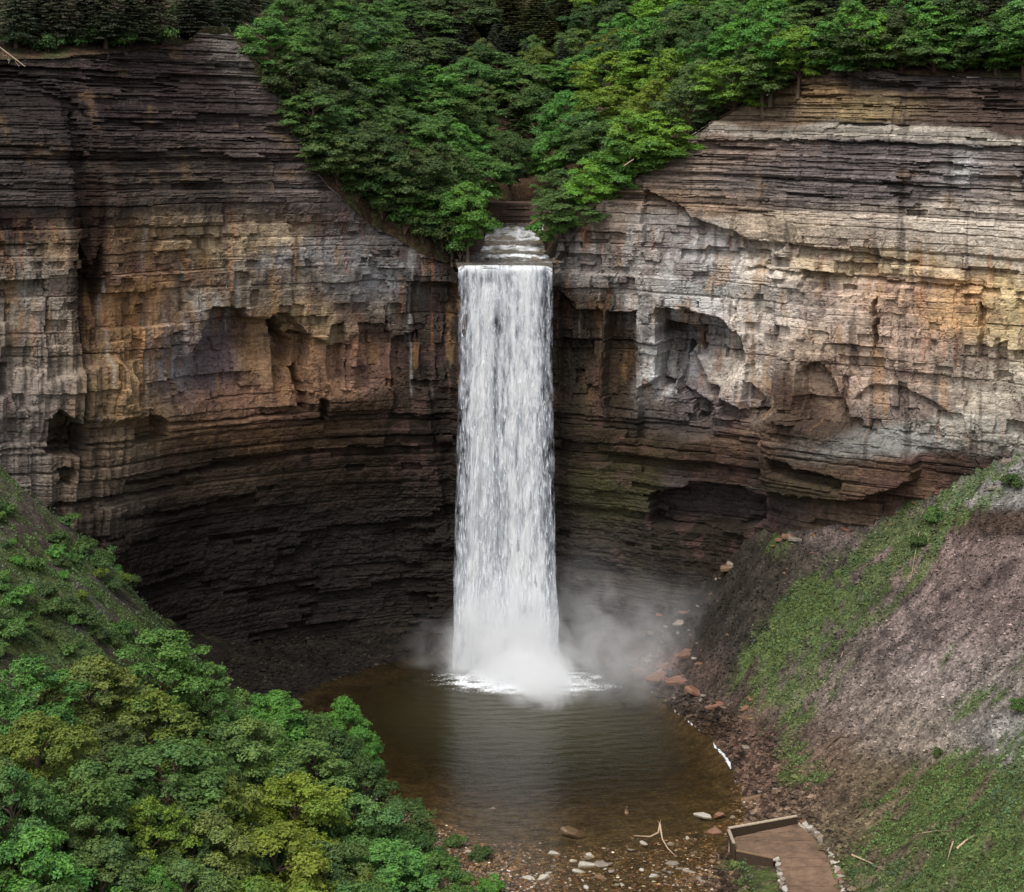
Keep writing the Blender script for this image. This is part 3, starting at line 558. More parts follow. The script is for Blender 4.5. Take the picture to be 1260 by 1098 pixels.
# ------------------------------------------------------------------ the waterfall
FALL = empty('waterfall', (-.4, 274.8, 0)); tag(FALL, 'tall white waterfall plunging from the lip into the dark pool', 'waterfall')
def mat_fall():
    t = NT('falling_water'); u = t.attr('across').outputs['Fac']; d = t.attr('fall').outputs['Fac']; th = t.attr('thick').outputs['Fac']
    cv = t.add('ShaderNodeCombineXYZ'); t.l.new(t.math('MULTIPLY', u, 1.0), cv.inputs[0]); t.l.new(d, cv.inputs[1])
    v = cv.outputs[0]
    s1 = t.noise(t.vscale(v, (1.3, .22, 1)), 1.0, 5, .6); s2 = t.noise(t.vscale(v, (4.5, .8, 1)), 1.0, 5, .7)
    dens = t.math('ADD', th, t.math('ADD', t.math('MULTIPLY', t.math('SUBTRACT', s1, .5), 2.3), t.math('MULTIPLY', t.math('SUBTRACT', s2, .5), 1.15)))
    a = t.mapr(dens, .05, .75, 0, 1)
    col = t.mix(t.mapr(dens, .2, 1.1, 0, 1), (.52, .56, .63, 1), (.93, .95, .96, 1))
    df = t.add('ShaderNodeBsdfDiffuse'); t.l.new(col, df.inputs[0]); t.l.new(t.add('ShaderNodeBump', i_Height=dens, i_Strength=.9, i_Distance=.35).outputs[0], df.inputs['Normal'])
    tl = t.add('ShaderNodeBsdfTranslucent'); t.l.new(col, tl.inputs[0])
    mm = t.add('ShaderNodeMixShader', i_0=.25); t.l.new(df.outputs[0], mm.inputs[1]); t.l.new(tl.outputs[0], mm.inputs[2])
    tp = t.add('ShaderNodeBsdfTransparent'); mx = t.add('ShaderNodeMixShader'); t.l.new(a, mx.inputs[0]); t.l.new(tp.outputs[0], mx.inputs[1]); t.l.new(mm.outputs[0], mx.inputs[2])
    t.l.new(mx.outputs[0], t.n['Material Output'].inputs[0]); return t.m
M_FALL = mat_fall()
def sheet(name, xl_, xr_, thick, yoff, seed, nx=150, nz=560, throw=4.0, bottom=-.3):
    a = np.linspace(0, 1, nx); h = np.linspace(0, 1, nz)**1.15*(66.05-bottom); A, Hh = np.meshgrid(a, h)
    lipy = 274.7+.35*np.sin(A*5)+.5*fbm(A*6, A*0, 709, 3)
    th_ = throw*(.85+.3*fbm(A*5, A*0, seed, 3))
    w_ = Hh/66.0
    X = (xl_+(xr_-xl_)*A)+(A-.5)*1.3*w_**1.3+.25*fbm(A*9, Hh*.12, seed+3, 3)*sst(Hh, 3, 20)+(A-.5)*(.7*sst(Hh, 38, 66)**1.5+.8*fbm(A*1.5, Hh*.09, seed+7, 4)*sst(Hh, 4, 20))
    Y = lipy-th_*np.sqrt(w_)+yoff
    Y -= (.5*fbm(A*10, Hh*.05, seed+1, 3)+.35*fbm(A*26, Hh*.22, seed+2, 4))*sst(Hh, 1, 22)
    Y = Y+.9*np.exp(-Hh/.25)
    Z = 66.16-Hh+.10*fbm(A*8, A*0, seed+5, 2)-(.9*sst(A, .88, 1)**2+.7*sst(1-A, .9, 1)**2)*np.exp(-Hh/3)
    Z = np.where(Hh < .01, 66.16-.5*sst(A, .88, 1)**2-.4*sst(1-A, .9, 1)**2, Z)
    edge = 1-np.exp(-(A/.05))-np.exp(-((1-A)/.05)); t_ = thick(A, Hh)*np.ones_like(A)-.40*(1-np.clip(edge, 0, 1))
    V = np.stack([X-FALL.location.x, Y-FALL.location.y, Z], -1).reshape(-1, 3)
    return mesh_from(name, V, grid_faces(nz, nx)[:, ::-1], M_FALL, True, parent=FALL, floats={'across': (X+seed).ravel(), 'fall': (Hh**.85*1.6).ravel(), 'thick': t_.ravel()})
def core(A, Hh):
    A = A+.02*fbm(A*3, Hh*.05, 701, 2)
    t_ = .56+.75*np.exp(-((A-.29)/.12)**2)*sst(Hh, 2.2, 5)-.50*np.exp(-((A-.41)/.035)**2)*sst(Hh, 4, 8)*(1-.5*sst(Hh, 40, 60))+.40*np.exp(-((A-.72)/.13)**2)+.25*np.exp(-((A-.56)/.08)**2)*sst(Hh, 10, 25)
    t_ = t_+.5*np.exp(-Hh/.8); t_ = t_-.25*np.exp(-((A-.9)/.06)**2)*(1-sst(Hh, 30, 55))-.2*np.exp(-((A-.1)/.05)**2)+.5*sst(Hh, 38, 64)+.25*np.exp(-((A-.2)/.5)**2)*sst(-Hh, -1.6, -.3)
    return t_
sheet('water_curtain', -9.0, 6.75, core, 0, 11)
sheet('water_curtain', -8.7, 6.4, lambda A, Hh: .40+.40*sst(Hh, 20, 60)+.3*fbm(A*7, Hh*.04, 703, 3), .8, 23, 120, 420, 3.6)
sheet('water_veil', -9.15, 6.9, lambda A, Hh: .02+.25*sst(Hh, 12, 60)+.25*fbm(A*5, Hh*.05, 705, 3), -.5, 37, 130, 420, 4.2)
# loose strands and lumps of falling water
n = 1704; A = .03+.94*rng.random(n); Hh = rng.random(n)**.8*63+2.5
w_ = Hh/66; X = (-8.9+15.5*A)+(A-.5)*1.3*w_**1.3; Y = 274.7-4.0*np.sqrt(w_)-.35-rng.random(n)*.5; Z = 66-Hh
ln_ = (.5+1.6*rng.random(n))*(.4+w_); wd = .015+.03*rng.random(n)*(1+w_)
bx = rng.normal(0, .06, n)
P = np.stack([np.stack([X, Y, Z+ln_*.5], -1), np.stack([X-wd, Y, Z-ln_*.25], -1), np.stack([X+bx, Y-wd, Z-ln_*.5], -1), np.stack([X+wd, Y, Z-ln_*.25], -1), np.stack([X, Y+wd, Z-ln_*.25], -1)], 1)
P[..., 0] -= FALL.location.x; P[..., 1] -= FALL.location.y
b = np.arange(n)[:, None, None]*5; Fs = (b+np.array([[0, 1, 2], [0, 2, 3], [0, 3, 4], [0, 4, 1], [1, 4, 3], [1, 3, 2]])[None]).reshape(-1, 3)
M_FOAM = mat_simple('white_water', (226, 232, 234), .1, 4, .6, .02)
o = mesh_from('water_drops', P.reshape(-1, 3), Fs, M_FOAM, False, parent=FALL); tag(o, kind='stuff')

# mist: soft cloud where the water strikes
def mat_mist(name, dens, blobs, seed, scl=.25, th=.46):
    m = bpy.data.materials.new(name); m.use_nodes = True; N, L = m.node_tree.nodes, m.node_tree.links; N.clear()
    out = N.new('ShaderNodeOutputMaterial'); vol = N.new('ShaderNodeVolumePrincipled'); vol.inputs['Color'].default_value = (.98, .99, 1, 1); vol.inputs['Anisotropy'].default_value = .1
    g = N.new('ShaderNodeNewGeometry'); tot = None
    def mth(op, a, b_=0.):
        q_ = N.new('ShaderNodeMath'); q_.operation = op
        for k_, v_ in enumerate((a, b_)):
            if isinstance(v_, bpy.types.NodeSocket): L.new(v_, q_.inputs[k_])
            else: q_.inputs[k_].default_value = v_
        return q_.outputs[0]
    for (c, r_, w_) in blobs:
        mp = N.new('ShaderNodeMapping'); mp.vector_type = 'POINT'; L.new(g.outputs['Position'], mp.inputs[0])
        mp.inputs['Scale'].default_value = [1/x for x in r_]; mp.inputs['Location'].default_value = [-c[i]/r_[i] for i in range(3)]
        ln2 = N.new('ShaderNodeVectorMath'); ln2.operation = 'LENGTH'; L.new(mp.outputs[0], ln2.inputs[0])
        e = mth('MULTIPLY', mth('POWER', mth('MAXIMUM', mth('SUBTRACT', 1.0, ln2.outputs['Value']), 0.0), 1.7), w_)
        tot = e if tot is None else mth('ADD', tot, e)
    nz_ = N.new('ShaderNodeTexNoise'); nz_.inputs['Scale'].default_value = scl; nz_.inputs['Detail'].default_value = 4; nz_.inputs['Roughness'].default_value = .6; nz_.inputs['Distortion'].default_value = .6
    L.new(g.outputs['Position'], nz_.inputs['Vector'])
    mr = N.new('ShaderNodeMapRange'); L.new(nz_.outputs['Fac'], mr.inputs[0]); mr.inputs[1].default_value = th-.1; mr.inputs[2].default_value = th+.2; mr.inputs[3].default_value = .12; mr.inputs[4].default_value = 1.6
    L.new(mth('MULTIPLY', mth('MULTIPLY', tot, mr.outputs[0]), dens), vol.inputs['Density']); L.new(vol.outputs[0], out.inputs['Volume']); return m
def mist_box(name, lo, hi, mat, label):
    V = np.array([[x, y, z] for x in (lo[0], hi[0]) for y in (lo[1], hi[1]) for z in (lo[2], hi[2])], float)
    Fq = np.array([[0, 1, 3, 2], [4, 6, 7, 5], [0, 4, 5, 1], [2, 3, 7, 6], [0, 2, 6, 4], [1, 5, 7, 3]])
    o = mesh_from(name, V, Fq, mat); tag(o, label, kind='stuff'); return o
MM = mat_mist('spray_mist', 1.0, [((-1, 269, 0), (12.5, 6, 17), 2.8), ((2, 265, 0), (10, 7, 7), 2.8), ((5, 258, 0), (8, 9, 5), 1.1), ((-12, 272, 2), (8, 4, 9), .13), ((12, 272, 4), (14, 5, 19), .17), ((17, 262, 1), (24, 15, 11), .09), ((24, 270, 6), (17, 8, 13), .10)], 3)
mist_box('mist', (-24, 246, .12), (38, 276.5, 22), MM, 'white spray and drifting mist at the foot of the falls')

# ------------------------------------------------------------------ trees
def beside(u, v, marks, words):
    d, (mu, mv, nm) = min((math.hypot(u-m[0], (v-m[1])*1.3), m) for m in marks)
    if d < 16: w = words[4]
    elif abs(v-mv)*1.2 > abs(u-mu): w = words[0] if v < mv else words[1]
    else: w = words[2] if u < mu else words[3]
    return w+' the '+nm
SIDE = lambda u: 'toward the falls from' if u < 620 else 'toward the falls from'
UPM = [(330, 40, 'bare grey crag'), (350, 110, 'notched rim below the crag'), (395, 190, 'steep rim of the spur'), (460, 250, 'overhung ledge'), (520, 290, 'lowest point of the spur'), (530, 78, 'broad bright spur tree'), (430, 90, 'middle of the spur'), (500, 170, 'spur gully'), (440, 10, 'spur top'), (570, 20, 'shady conifers of the notch'),
       (570, 120, 'blue green spur flank'), (590, 220, 'creek bend ledge'), (630, 130, 'closed end of the notch'), (630, 210, 'creek bend'), (690, 40, 'rounded tree of the sunlit group'), (700, 130, 'trees facing the notch'), (690, 250, 'pale rock by the lip'), (760, 70, 'yellow green sunlit tree'), (760, 140, 'bare stems in the sunlit group'),
       (745, 200, 'tan leaning stem'), (820, 90, 'crumbling rim'), (820, 20, 'tall bright tree'), (880, 40, 'feathery rim tree'), (940, 40, 'bare earth bank'), (1000, 20, 'long dark rim ledge'), (1080, 20, 'reddish bank'), (1150, 20, 'bright rim tree'), (1220, 20, 'corner hemlocks'), (60, 30, 'dead bare stem'), (150, 30, 'row of rim hemlocks'), (240, 20, 'brownish crag hemlock')]
WT = ('above', 'below', 'on the near side of', 'on the far side of', 'at')
CN = {'dark': 'dark green', 'mid': 'mid green', 'bright': 'bright green', 'yellow': 'yellow green', 'olive': 'olive green', 'grey': 'grey green', 'blue': 'bluish green', 'tan': 'tan olive', 'fresh': 'fresh light green'}
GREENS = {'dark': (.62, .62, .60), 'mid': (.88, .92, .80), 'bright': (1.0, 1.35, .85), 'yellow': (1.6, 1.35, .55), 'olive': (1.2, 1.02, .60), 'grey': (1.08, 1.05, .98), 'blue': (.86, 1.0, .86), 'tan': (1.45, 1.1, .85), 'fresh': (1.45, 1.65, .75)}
LEAF_BASE = np.array([.112, .192, .056])
def tube(pts, rad, ns=6):
    pts = np.array(pts, float); rad = np.array(rad, float); n = len(pts); V = []
    for i in range(n):
        d = pts[min(i+1, n-1)]-pts[max(i-1, 0)]; d /= np.linalg.norm(d)+1e-9
        a = np.cross(d, [0, 0, 1.]) if abs(d[2]) < .9 else np.cross(d, [1., 0, 0]); a /= np.linalg.norm(a); b = np.cross(d, a)
        for k_ in range(ns):
            th = 2*math.pi*k_/ns; V.append(pts[i]+rad[i]*(math.cos(th)*a+math.sin(th)*b))
    i = np.arange(n*ns).reshape(n, ns); j = np.roll(i, -1, 1)
    Fq = np.stack([i[:-1], j[:-1], j[1:], i[1:]], -1).reshape(-1, 4)
    caps = [[0, 1, 2, 3], [0, 3, 4, 5]] if ns == 6 else []
    e = (n-1)*ns; caps2 = [[e+3, e+2, e+1, e], [e+5, e+4, e+3, e]] if ns == 6 else []
    return np.array(V), np.concatenate([Fq, np.array(caps+caps2, int).reshape(-1, 4)])
def merge(parts):
    V, Fq, o = [], [], 0
    for v, f in parts: V.append(v); Fq.append(f+o); o += len(v)
    return np.concatenate(V), np.concatenate(Fq)
def leaves(c, nrm, size, R, asp=.62):
    n = len(c); nrm = nrm/np.linalg.norm(nrm, axis=1, keepdims=True)
    t = R.normal(size=(n, 3)); t -= (t*nrm).sum(1, keepdims=True)*nrm; t /= np.linalg.norm(t, axis=1, keepdims=True); b = np.cross(nrm, t)
    s = size[:, None]; V = np.stack([c-t*s, c-b*s*asp+nrm*s*.18, c+t*s, c+b*s*asp+nrm*s*.18], 1).reshape(-1, 3)
    return V, np.arange(n*4).reshape(n, 4)
def crown_mesh(name, lobes, per, size, R, flat=.5, up=.55, inner=.12):
    Cs, Ns, Ts = [], [], []
    for (cx_, cy_, cz_, rr) in lobes:
        n = int(per*rr*rr); d = R.normal(size=(n, 3)); d[:, 2] = np.abs(d[:, 2])*.9-.28; d /= np.linalg.norm(d, axis=1, keepdims=True)
        rad = rr*(.66+.52*R.random(n)**1.5); k_ = R.random(n) < inner; rad[k_] *= R.random(k_.sum())
        # ragged outline: twiggy lumps on each bough
        lump = 1+.28*np.sin(d[:, 0]*7+cx_*3)*np.sin(d[:, 1]*6+cy_*5)
        p = d*rad[:, None]*lump[:, None]; p[:, 2] *= flat; p[:, 2] -= .13*(p[:, 0]**2+p[:, 1]**2)/max(rr, .3)
        Cs.append(p+[cx_, cy_, cz_]); Ns.append(d+[0, 0, up]+R.normal(size=(n, 3))*.45)
        tn = (.72+.56*R.random())*(.7+.6*R.random(n)); hue = R.normal(0, .05, n)+R.normal(0, .05)
        Ts.append(np.stack([tn*(1+hue), tn, tn*(1-hue)], -1))
    for (cx_, cy_, cz_, rr) in lobes:                     # feathery sprays that break the outline; leaf highlights are put into their tint
        for q_ in range(5 if size > .1 else 2):
            d = R.normal(size=3); d[2] = abs(d[2])*.8-.1; d /= np.linalg.norm(d); n = int(34*rr); t_ = R.random(n)
            L_ = rr*(1.1+.55*R.random()); p = d[None]*(rr*.5+(L_-rr*.5)*t_)[:, None]*[1, 1, flat+.1]+R.normal(size=(n, 3))*(.05+.13*(1-t_))[:, None]*rr; p[:, 2] -= .12*t_**2
            Cs.append(p+[cx_, cy_, cz_]); Ns.append(d+[0, 0, up]+R.normal(size=(n, 3))*.6); tn = (.95+.35*R.random())*(.8+.4*R.random(n)); Ts.append(np.stack([tn*1.05, tn, tn*.9], -1))
    c = np.concatenate(Cs); V, Fq = leaves(c, np.concatenate(Ns), size*(.7+.6*R.random(len(c))), R)
    col = np.repeat(np.concatenate(Ts)*LEAF_BASE, 4, 0)
    o = mesh_from(name, V, Fq, M_LEAF, False, col); me = o.data; bpy.data.objects.remove(o); return me
def to_mesh(name, V, Fq, mat):
    o = mesh_from(name, V, Fq, mat, True); me = o.data; bpy.data.objects.remove(o); return me
def broad_proto(seed, tall=1.0, nl=46, per=300, size=.17):
    """a broadleaved tree 10 m high, crown about 7 m across"""
    R = np.random.default_rng(seed); lobes = []; limbs = []
    bend = R.normal(0, .35, 2); top = np.array([bend[0], bend[1], 8.2])
    tr = [[0, 0, -1.5], [0, 0, 0], [bend[0]*.3, bend[1]*.3, 3], [bend[0]*.7, bend[1]*.7, 6], top]
    limbs.append(tube(tr, [.26, .22, .17, .10, .04]))
    for i in range(nl):
        f = (i+.5)/nl; th = i*2.399+R.normal(0, .35); z = 2.2+7.2*f; rmax = 3.1*math.sin(math.pi*min(.97, .16+.80*f**1.05))**.75*(1 if f < .9 else .6)
        rr = (.62+.75*R.random()**1.4)*(1.0 if f < .8 else .8); rad = max(0, rmax*(.50+.72*R.random()))
        c = np.array([math.cos(th)*rad+bend[0]*f, math.sin(th)*rad+bend[1]*f, z]); lobes.append((*c, rr*.86))
        zs = max(1.5, z-1.2-rad*.35)
        if i % 2 == 0: limbs.append(tube([[bend[0]*zs/8, bend[1]*zs/8, zs], (c+[0, 0, zs])/2*[1, 1, 1]+[0, 0, .1], c], [.09, .06, .02]))
    return to_mesh('trunk', *merge(limbs), M_BARK), crown_mesh('crown', lobes, per, size, R, .72)
def conifer_proto(seed, per=95, size=.13):
    R = np.random.default_rng(seed); tr = tube([[0, 0, -1.5], [0, 0, 0], [.05, 0, 5], [0, 0, 10]], [.22, .2, .12, .02]); Cs, Ns, Ts = [], [], []
    limbs = [tr]
    for w in range(19):
        z = 1.3+8.5*w/18; L = 2.7*(1-z/10.6)**.75*(.85+.3*R.random())+.15
        for b_ in range(7):
            th = b_*.9+w*1.3+R.normal(0, .2); n = int(per*(.3+L/2.7)); s_ = R.random(n)**.8*L; dr = .22+.12*R.random()
            side = R.normal(0, 1, n)*.16*(1.2*L-.6*s_); zz = z+.12*L-dr*s_**1.25/1.3+R.normal(0, .05, n)-.12*np.abs(side)
            x = math.cos(th)*s_-math.sin(th)*side; y = math.sin(th)*s_+math.cos(th)*side
            Cs.append(np.stack([x, y, zz], -1)); Ns.append(np.array([math.cos(th)*.4, math.sin(th)*.4, .9])+R.normal(size=(n, 3))*.4)
            tn = (.8+.4*R.random())*(.75+.5*R.random(n)); Ts.append(np.stack([tn, tn, tn], -1))
            if w % 2 == 0: limbs.append(tube([[0, 0, z], [math.cos(th)*L*.5, math.sin(th)*L*.5, z], [math.cos(th)*L*.9, math.sin(th)*L*.9, z-dr*L]], [.05, .03, .01]))
    c = np.concatenate(Cs); V, Fq = leaves(c, np.concatenate(Ns), size*(.7+.7*R.random(len(c))), R, .4)
    o = mesh_from('crown', V, Fq, M_LEAF, False, np.repeat(np.concatenate(Ts)*np.array([.050, .062, .036]), 4, 0)); me = o.data; bpy.data.objects.remove(o)
    return to_mesh('trunk', *merge(limbs), M_BARK), me
def shrub_proto(seed):
    R = np.random.default_rng(seed); lobes = []; limbs = []
    for i in range(13):
        th = R.random()*6.28; r_ = R.random()**.6*.85; z = .35+.9*R.random()*(1-.5*r_); c = (math.cos(th)*r_, math.sin(th)*r_, z); lobes.append((*c, .28+.2*R.random()))
        limbs.append(tube([[0, 0, -.3], [c[0]*.4, c[1]*.4, z*.5], list(c)], [.03, .02, .01]))
    return to_mesh('stem', *merge(limbs), M_BARK), crown_mesh('foliage', lobes, 1500, .085, R, .7)
BROAD = [broad_proto(900+i, nl=34+5*(i % 4), per=720, size=.113) for i in range(8)]
CONI = [conifer_proto(950+i) for i in range(3)]
SHR = [shrub_proto(970+i) for i in range(4)]
def put(kind, x, y, z, h, w, col, label=None, group=None, lean=0.0):
    nm, cat, pr, H0, W0 = {'b': ('broadleaf_tree', 'tree', BROAD, 10., 7.2), 'c': ('hemlock_tree', 'tree', CONI, 10., 5.2), 's': ('shrub', 'shrub', SHR, 1.5, 2.4)}[kind]
    tm, cm = pr[random.randrange(len(pr))]
    e = empty(nm, (x, y, z), random.random()*6.28, (w/W0, w/W0, h/H0)); e.rotation_euler[0] = random.gauss(0, .04)+lean; e.rotation_euler[1] = random.gauss(0, .04)
    j = [random.gauss(1, .06) for _ in range(3)]
    for me, pn in ((tm, 'stem' if kind == 's' else 'trunk'), (cm, 'foliage' if kind == 's' else 'crown')):
        o = bpy.data.objects.new(pn, me); COL.objects.link(o); o.parent = e
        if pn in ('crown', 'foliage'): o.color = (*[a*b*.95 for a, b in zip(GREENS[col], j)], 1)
        else: o.color = (1, 1, 1, 1)
    return tag(e, label, cat, group)
def find(u, v, hfun, Hs_, y0, y1, pref=None):
    """distance at which something Hs_ high, standing on the ground, has its tip on this line of sight"""
    ys_ = np.linspace(y0, y1, 300); x = (u-CX)*ys_/F; zt = CAMZ-(v-HV)*ys_/F; d = zt-hfun(x, ys_)-Hs_
    sc_ = np.where(np.sign(d[:-1]) != np.sign(d[1:]))[0]
    if len(sc_) == 0: i = int(np.argmin(np.abs(d)))
    else: i = int(sc_[0]) if pref is None else int(sc_[np.argmin(np.abs(ys_[sc_]-pref))])
    return x[i], ys_[i], zt[i]
random.seed(5)
GF = 'trees on the near slope below the overlook'
fore = [(197, 768, 92, 12, 'bright', 'bright green tree with the highest tip, against the dark wet wall foot'), (112, 800, 112, 12, 'tan', 'olive tan tree just below the shrubby slope foot'), (30, 803, 96, 11, 'blue', 'bluish green tree under the brushy scree at the picture edge'),
    (256, 806, 72, 11, 'grey', 'thin grey green tree in front of the black wall foot'), (336, 843, 78, 11, 'bright', 'vivid green rounded tree in front of the black wall foot'), (418, 850, 50, 11, 'bright', 'vivid green narrow tree with ragged tip beside the pool'),
    (292, 880, 110, 12, 'grey', 'broad grey green tree behind the olive ones'), (190, 842, 116, 12, 'olive', 'broad olive green tree under the highest bright tip'), (60, 866, 104, 12, 'olive', 'brownish olive tree below the bluish green one'),
    (378, 868, 70, 10, 'mid', 'green tree between the two vivid green trees'), (402, 892, 74, 10, 'dark', 'dark green tree under the vivid narrow one'), (446, 888, 40, 9, 'bright', 'slender bright green tree leaning out over the pool'),
    (385, 905, 104, 11, 'grey', 'pale grey green tree near the pool bank'), (452, 925, 70, 11, 'dark', 'small dark tree reaching over the brown pool'), (196, 902, 130, 12, 'mid', 'wide mid green tree in the middle of the wooded slope'),
    (92, 932, 124, 12, 'mid', 'mid green layered tree below the brownish olive one'), (8, 940, 96, 12, 'blue', 'bluish green tree cut by the picture edge at mid slope'), (270, 938, 96, 12, 'olive', 'light olive tree above the yellow green pair'),
    (360, 945, 112, 12, 'yellow', 'large yellow green tree near the pool side of the wood'), (432, 970, 100, 11, 'grey', 'soft grey green tree over the stony outlet bank'), (188, 972, 84, 11, 'yellow', 'small bright yellow green tree among dark green ones'),
    (254, 992, 104, 11, 'tan', 'tan olive tree beside the small bright yellow one'), (336, 1008, 116, 11, 'yellow', 'olive yellow dense tree low on the wooded slope'), (36, 1020, 124, 11, 'bright', 'bluish bright green tree in the lowest corner'),
    (126, 1018, 112, 11, 'mid', 'green tree between the corner tree and the olive ones'), (222, 1052, 96, 10, 'grey', 'grey green tree at the lower picture edge'), (402, 1030, 100, 10, 'mid', 'mid green tree low on the slope near the creek'),
    (474, 1030, 100, 10, 'bright', 'light green tree leaning over the creek bank'), (538, 1046, 72, 8, 'mid', 'small green tree at the edge of the stony creek'), (488, 975, 70, 9, 'dark', 'dark bluish tree between the pool and the creek bank'),
    (300, 1074, 104, 10, 'olive', 'olive tree cut by the lower edge of the picture'), (60, 1080, 110, 10, 'blue', 'blue green tree in the bottom corner'), (440, 1078, 96, 10, 'mid', 'green tree at the lower edge beside the light green bank tree'),
    (150, 1092, 104, 10, 'bright', 'bright tree barely rising over the lower edge'), (372, 1086, 96, 10, 'yellow', 'yellowish tree barely rising over the lower edge'), (525, 1092, 80, 8, 'mid', 'green tree at the bottom beside the creek stones'),
    (330, 890, 70, 9, 'mid', 'green tree tucked between the vivid green and grey ones'), (140, 880, 80, 10, 'dark', 'dark green tree in the gap of the olive canopy'), (240, 1015, 60, 9, 'dark', 'dark green tree hidden between the tan and yellow ones'), (505, 1010, 70, 9, 'dark', 'shady green tree on the creek bank slope')]
for (u, v, wpx, h, col, lb) in fore:
    f = (v-768)/330.; yp = 205-75*f
    if u > 400: yp = 215-50*(v-850)/240.
    x, y, zt = find(u, v+6, low_h, h, 105, 236, yp); w = wpx*y/F*1.26
    z0 = float(low_h(x, y)); hh = min(max(zt-z0, h*.7), h*1.5)
    put('b', x, y, zt-hh, hh, w, col, lb, GF)
    if zt-hh > z0+1.5: print('FLOAT', u, v, zt-hh-z0)
# fill the wood below and out of frame
gcount = 0
for i in range(500):
    x = random.uniform(-95, -6); y = random.uniform(95, 225); 
    if x > -14-(y-200)*.0-(18 if y > 205 else 0): continue
    z = float(low_h(x, y)); vv = HV+(CAMZ-z-9)*F/y; uu = CX+x*F/y
    if vv < 905+max(0, (uu-300))*.5 or vv > 1250 or uu < -120: continue
    ck = random.choice(['mid', 'dark', 'olive', 'mid', 'bright', 'grey'])
    put('b', x, y, z-.5, random.uniform(7, 10), random.uniform(4.5, 7), ck, 'lower '+CN[ck]+' tree '+beside(uu, vv, [(f[0], f[1]+20, ' '.join(f[5].split()[:6]).split(' against')[0].split(' in front')[0].split(' under')[0].split(' at')[0].split(' with')[0]) for f in fore], ('behind', 'in front of', 'beside', 'past', 'beneath')), 'understorey of the near wood'); gcount += 1
    if gcount > 75: break
# wood above the brink
polyL = [(318, -10), (350, 40), (385, 120), (400, 175), (430, 215), (470, 245), (520, 275), (556, 290), (580, 268), (600, 226), (652, 224), (664, 150), (690, 100), (640, -10)]
polyR = [(664, 252), (680, 262), (702, 250), (735, 212), (780, 170), (840, 122), (900, 74), (960, 48), (1262, 38), (1262, -25), (640, -25), (690, 100)]
def inside(u, v, P):
    c = False; n = len(P)
    for i in range(n):
        (x1, y1), (x2, y2) = P[i], P[(i+1) % n]
        if (y1 > v) != (y2 > v) and u < (x2-x1)*(v-y1)/(y2-y1)+x1: c = not c
    return c
notes = [(530, 78, 100, 'bright', 'broad bright green tree on the wooded spur beside the notch'), (420, 4, 84, 'blue', 'bluish green tree at the top edge over the spur'), (372, 22, 60, 'mid', 'green tree on the rim beside the bare grey crag'), (470, 60, 90, 'dark', 'dark green tree beside the broad bright spur tree'),
    (578, 70, 60, 'blue', 'blue green tree behind the spur facing the dark conifers'), (560, 150, 70, 'bright', 'light green tree lower on the spur toward the creek'), (440, 120, 90, 'mid', 'mid green tree halfway down the spur edge'), (500, 180, 90, 'dark', 'dark green tree hanging over the overhung wall'),
    (540, 236, 70, 'mid', 'low green tree just above the lip of the falls'), (480, 222, 70, 'blue', 'bluish low tree on the rim above the falls'), (612, 92, 60, 'blue', 'soft blue green tree in the middle of the notch'), (628, 158, 50, 'dark', 'shady tree directly behind the creek bend'),
    (712, 36, 64, 'mid', 'rounded green tree topping the sunlit group across the creek'), (755, 60, 80, 'yellow', 'yellow green tree in the sunlit group across the creek'), (805, 96, 70, 'yellow', 'bright yellow green tree over the crumbling rim'), (700, 110, 70, 'bright', 'bright green tree facing the notch'),
    (680, 160, 60, 'bright', 'light green tree over the creek opposite the spur'), (745, 150, 80, 'mid', 'mid green tree in the sunlit group with bare stems'), (690, 205, 60, 'mid', 'lowest green tree over the pale rock beside the lip'), (800, 20, 80, 'bright', 'tall bright tree at the top edge above the sunlit group'),
    (860, 6, 80, 'mid', 'green tree at the top edge above the crumbling rim'), (915, 20, 70, 'bright', 'bright tree on the rim beside the bare earth bank'), (1000, 2, 90, 'mid', 'green tree hanging over the long dark rim ledge'), (1150, -2, 80, 'bright', 'bright tree rising beside the reddish bank'), (860, 72, 60, 'grey', 'grey green feathery tree on the crumbling rim')]
GU2 = 'broadleaved trees in the wood above the falls'
placed = []
def upper(u, v, wpx, col, lb, kind='b', H=None, pref=None, grp=GU2):
    H = H or random.uniform(9, 15)
    yc = float(np.interp(u, U, TY))
    x, y, zt = find(u, v, up_h, H, yc+1.5, yc+230, pref)
    w = wpx*y/F*1.15; z0 = float(up_h(x, y)); hh = min(max(zt-z0, H*.8), H*1.4)
    put(kind, x, y, max(zt-hh, z0-1.5) if abs(zt-hh-z0) > 1.5 else zt-hh, hh, w, col, lb, grp)
for (u, v, wpx, col, lb) in notes: upper(u, v, wpx, col, lb); placed.append((u, v))
REST_B = 'unremarkable green tree merging into the canopy above the falls'; REST_C = 'dark brownish conifer standing in the shady wood above the rim'
nup = 0
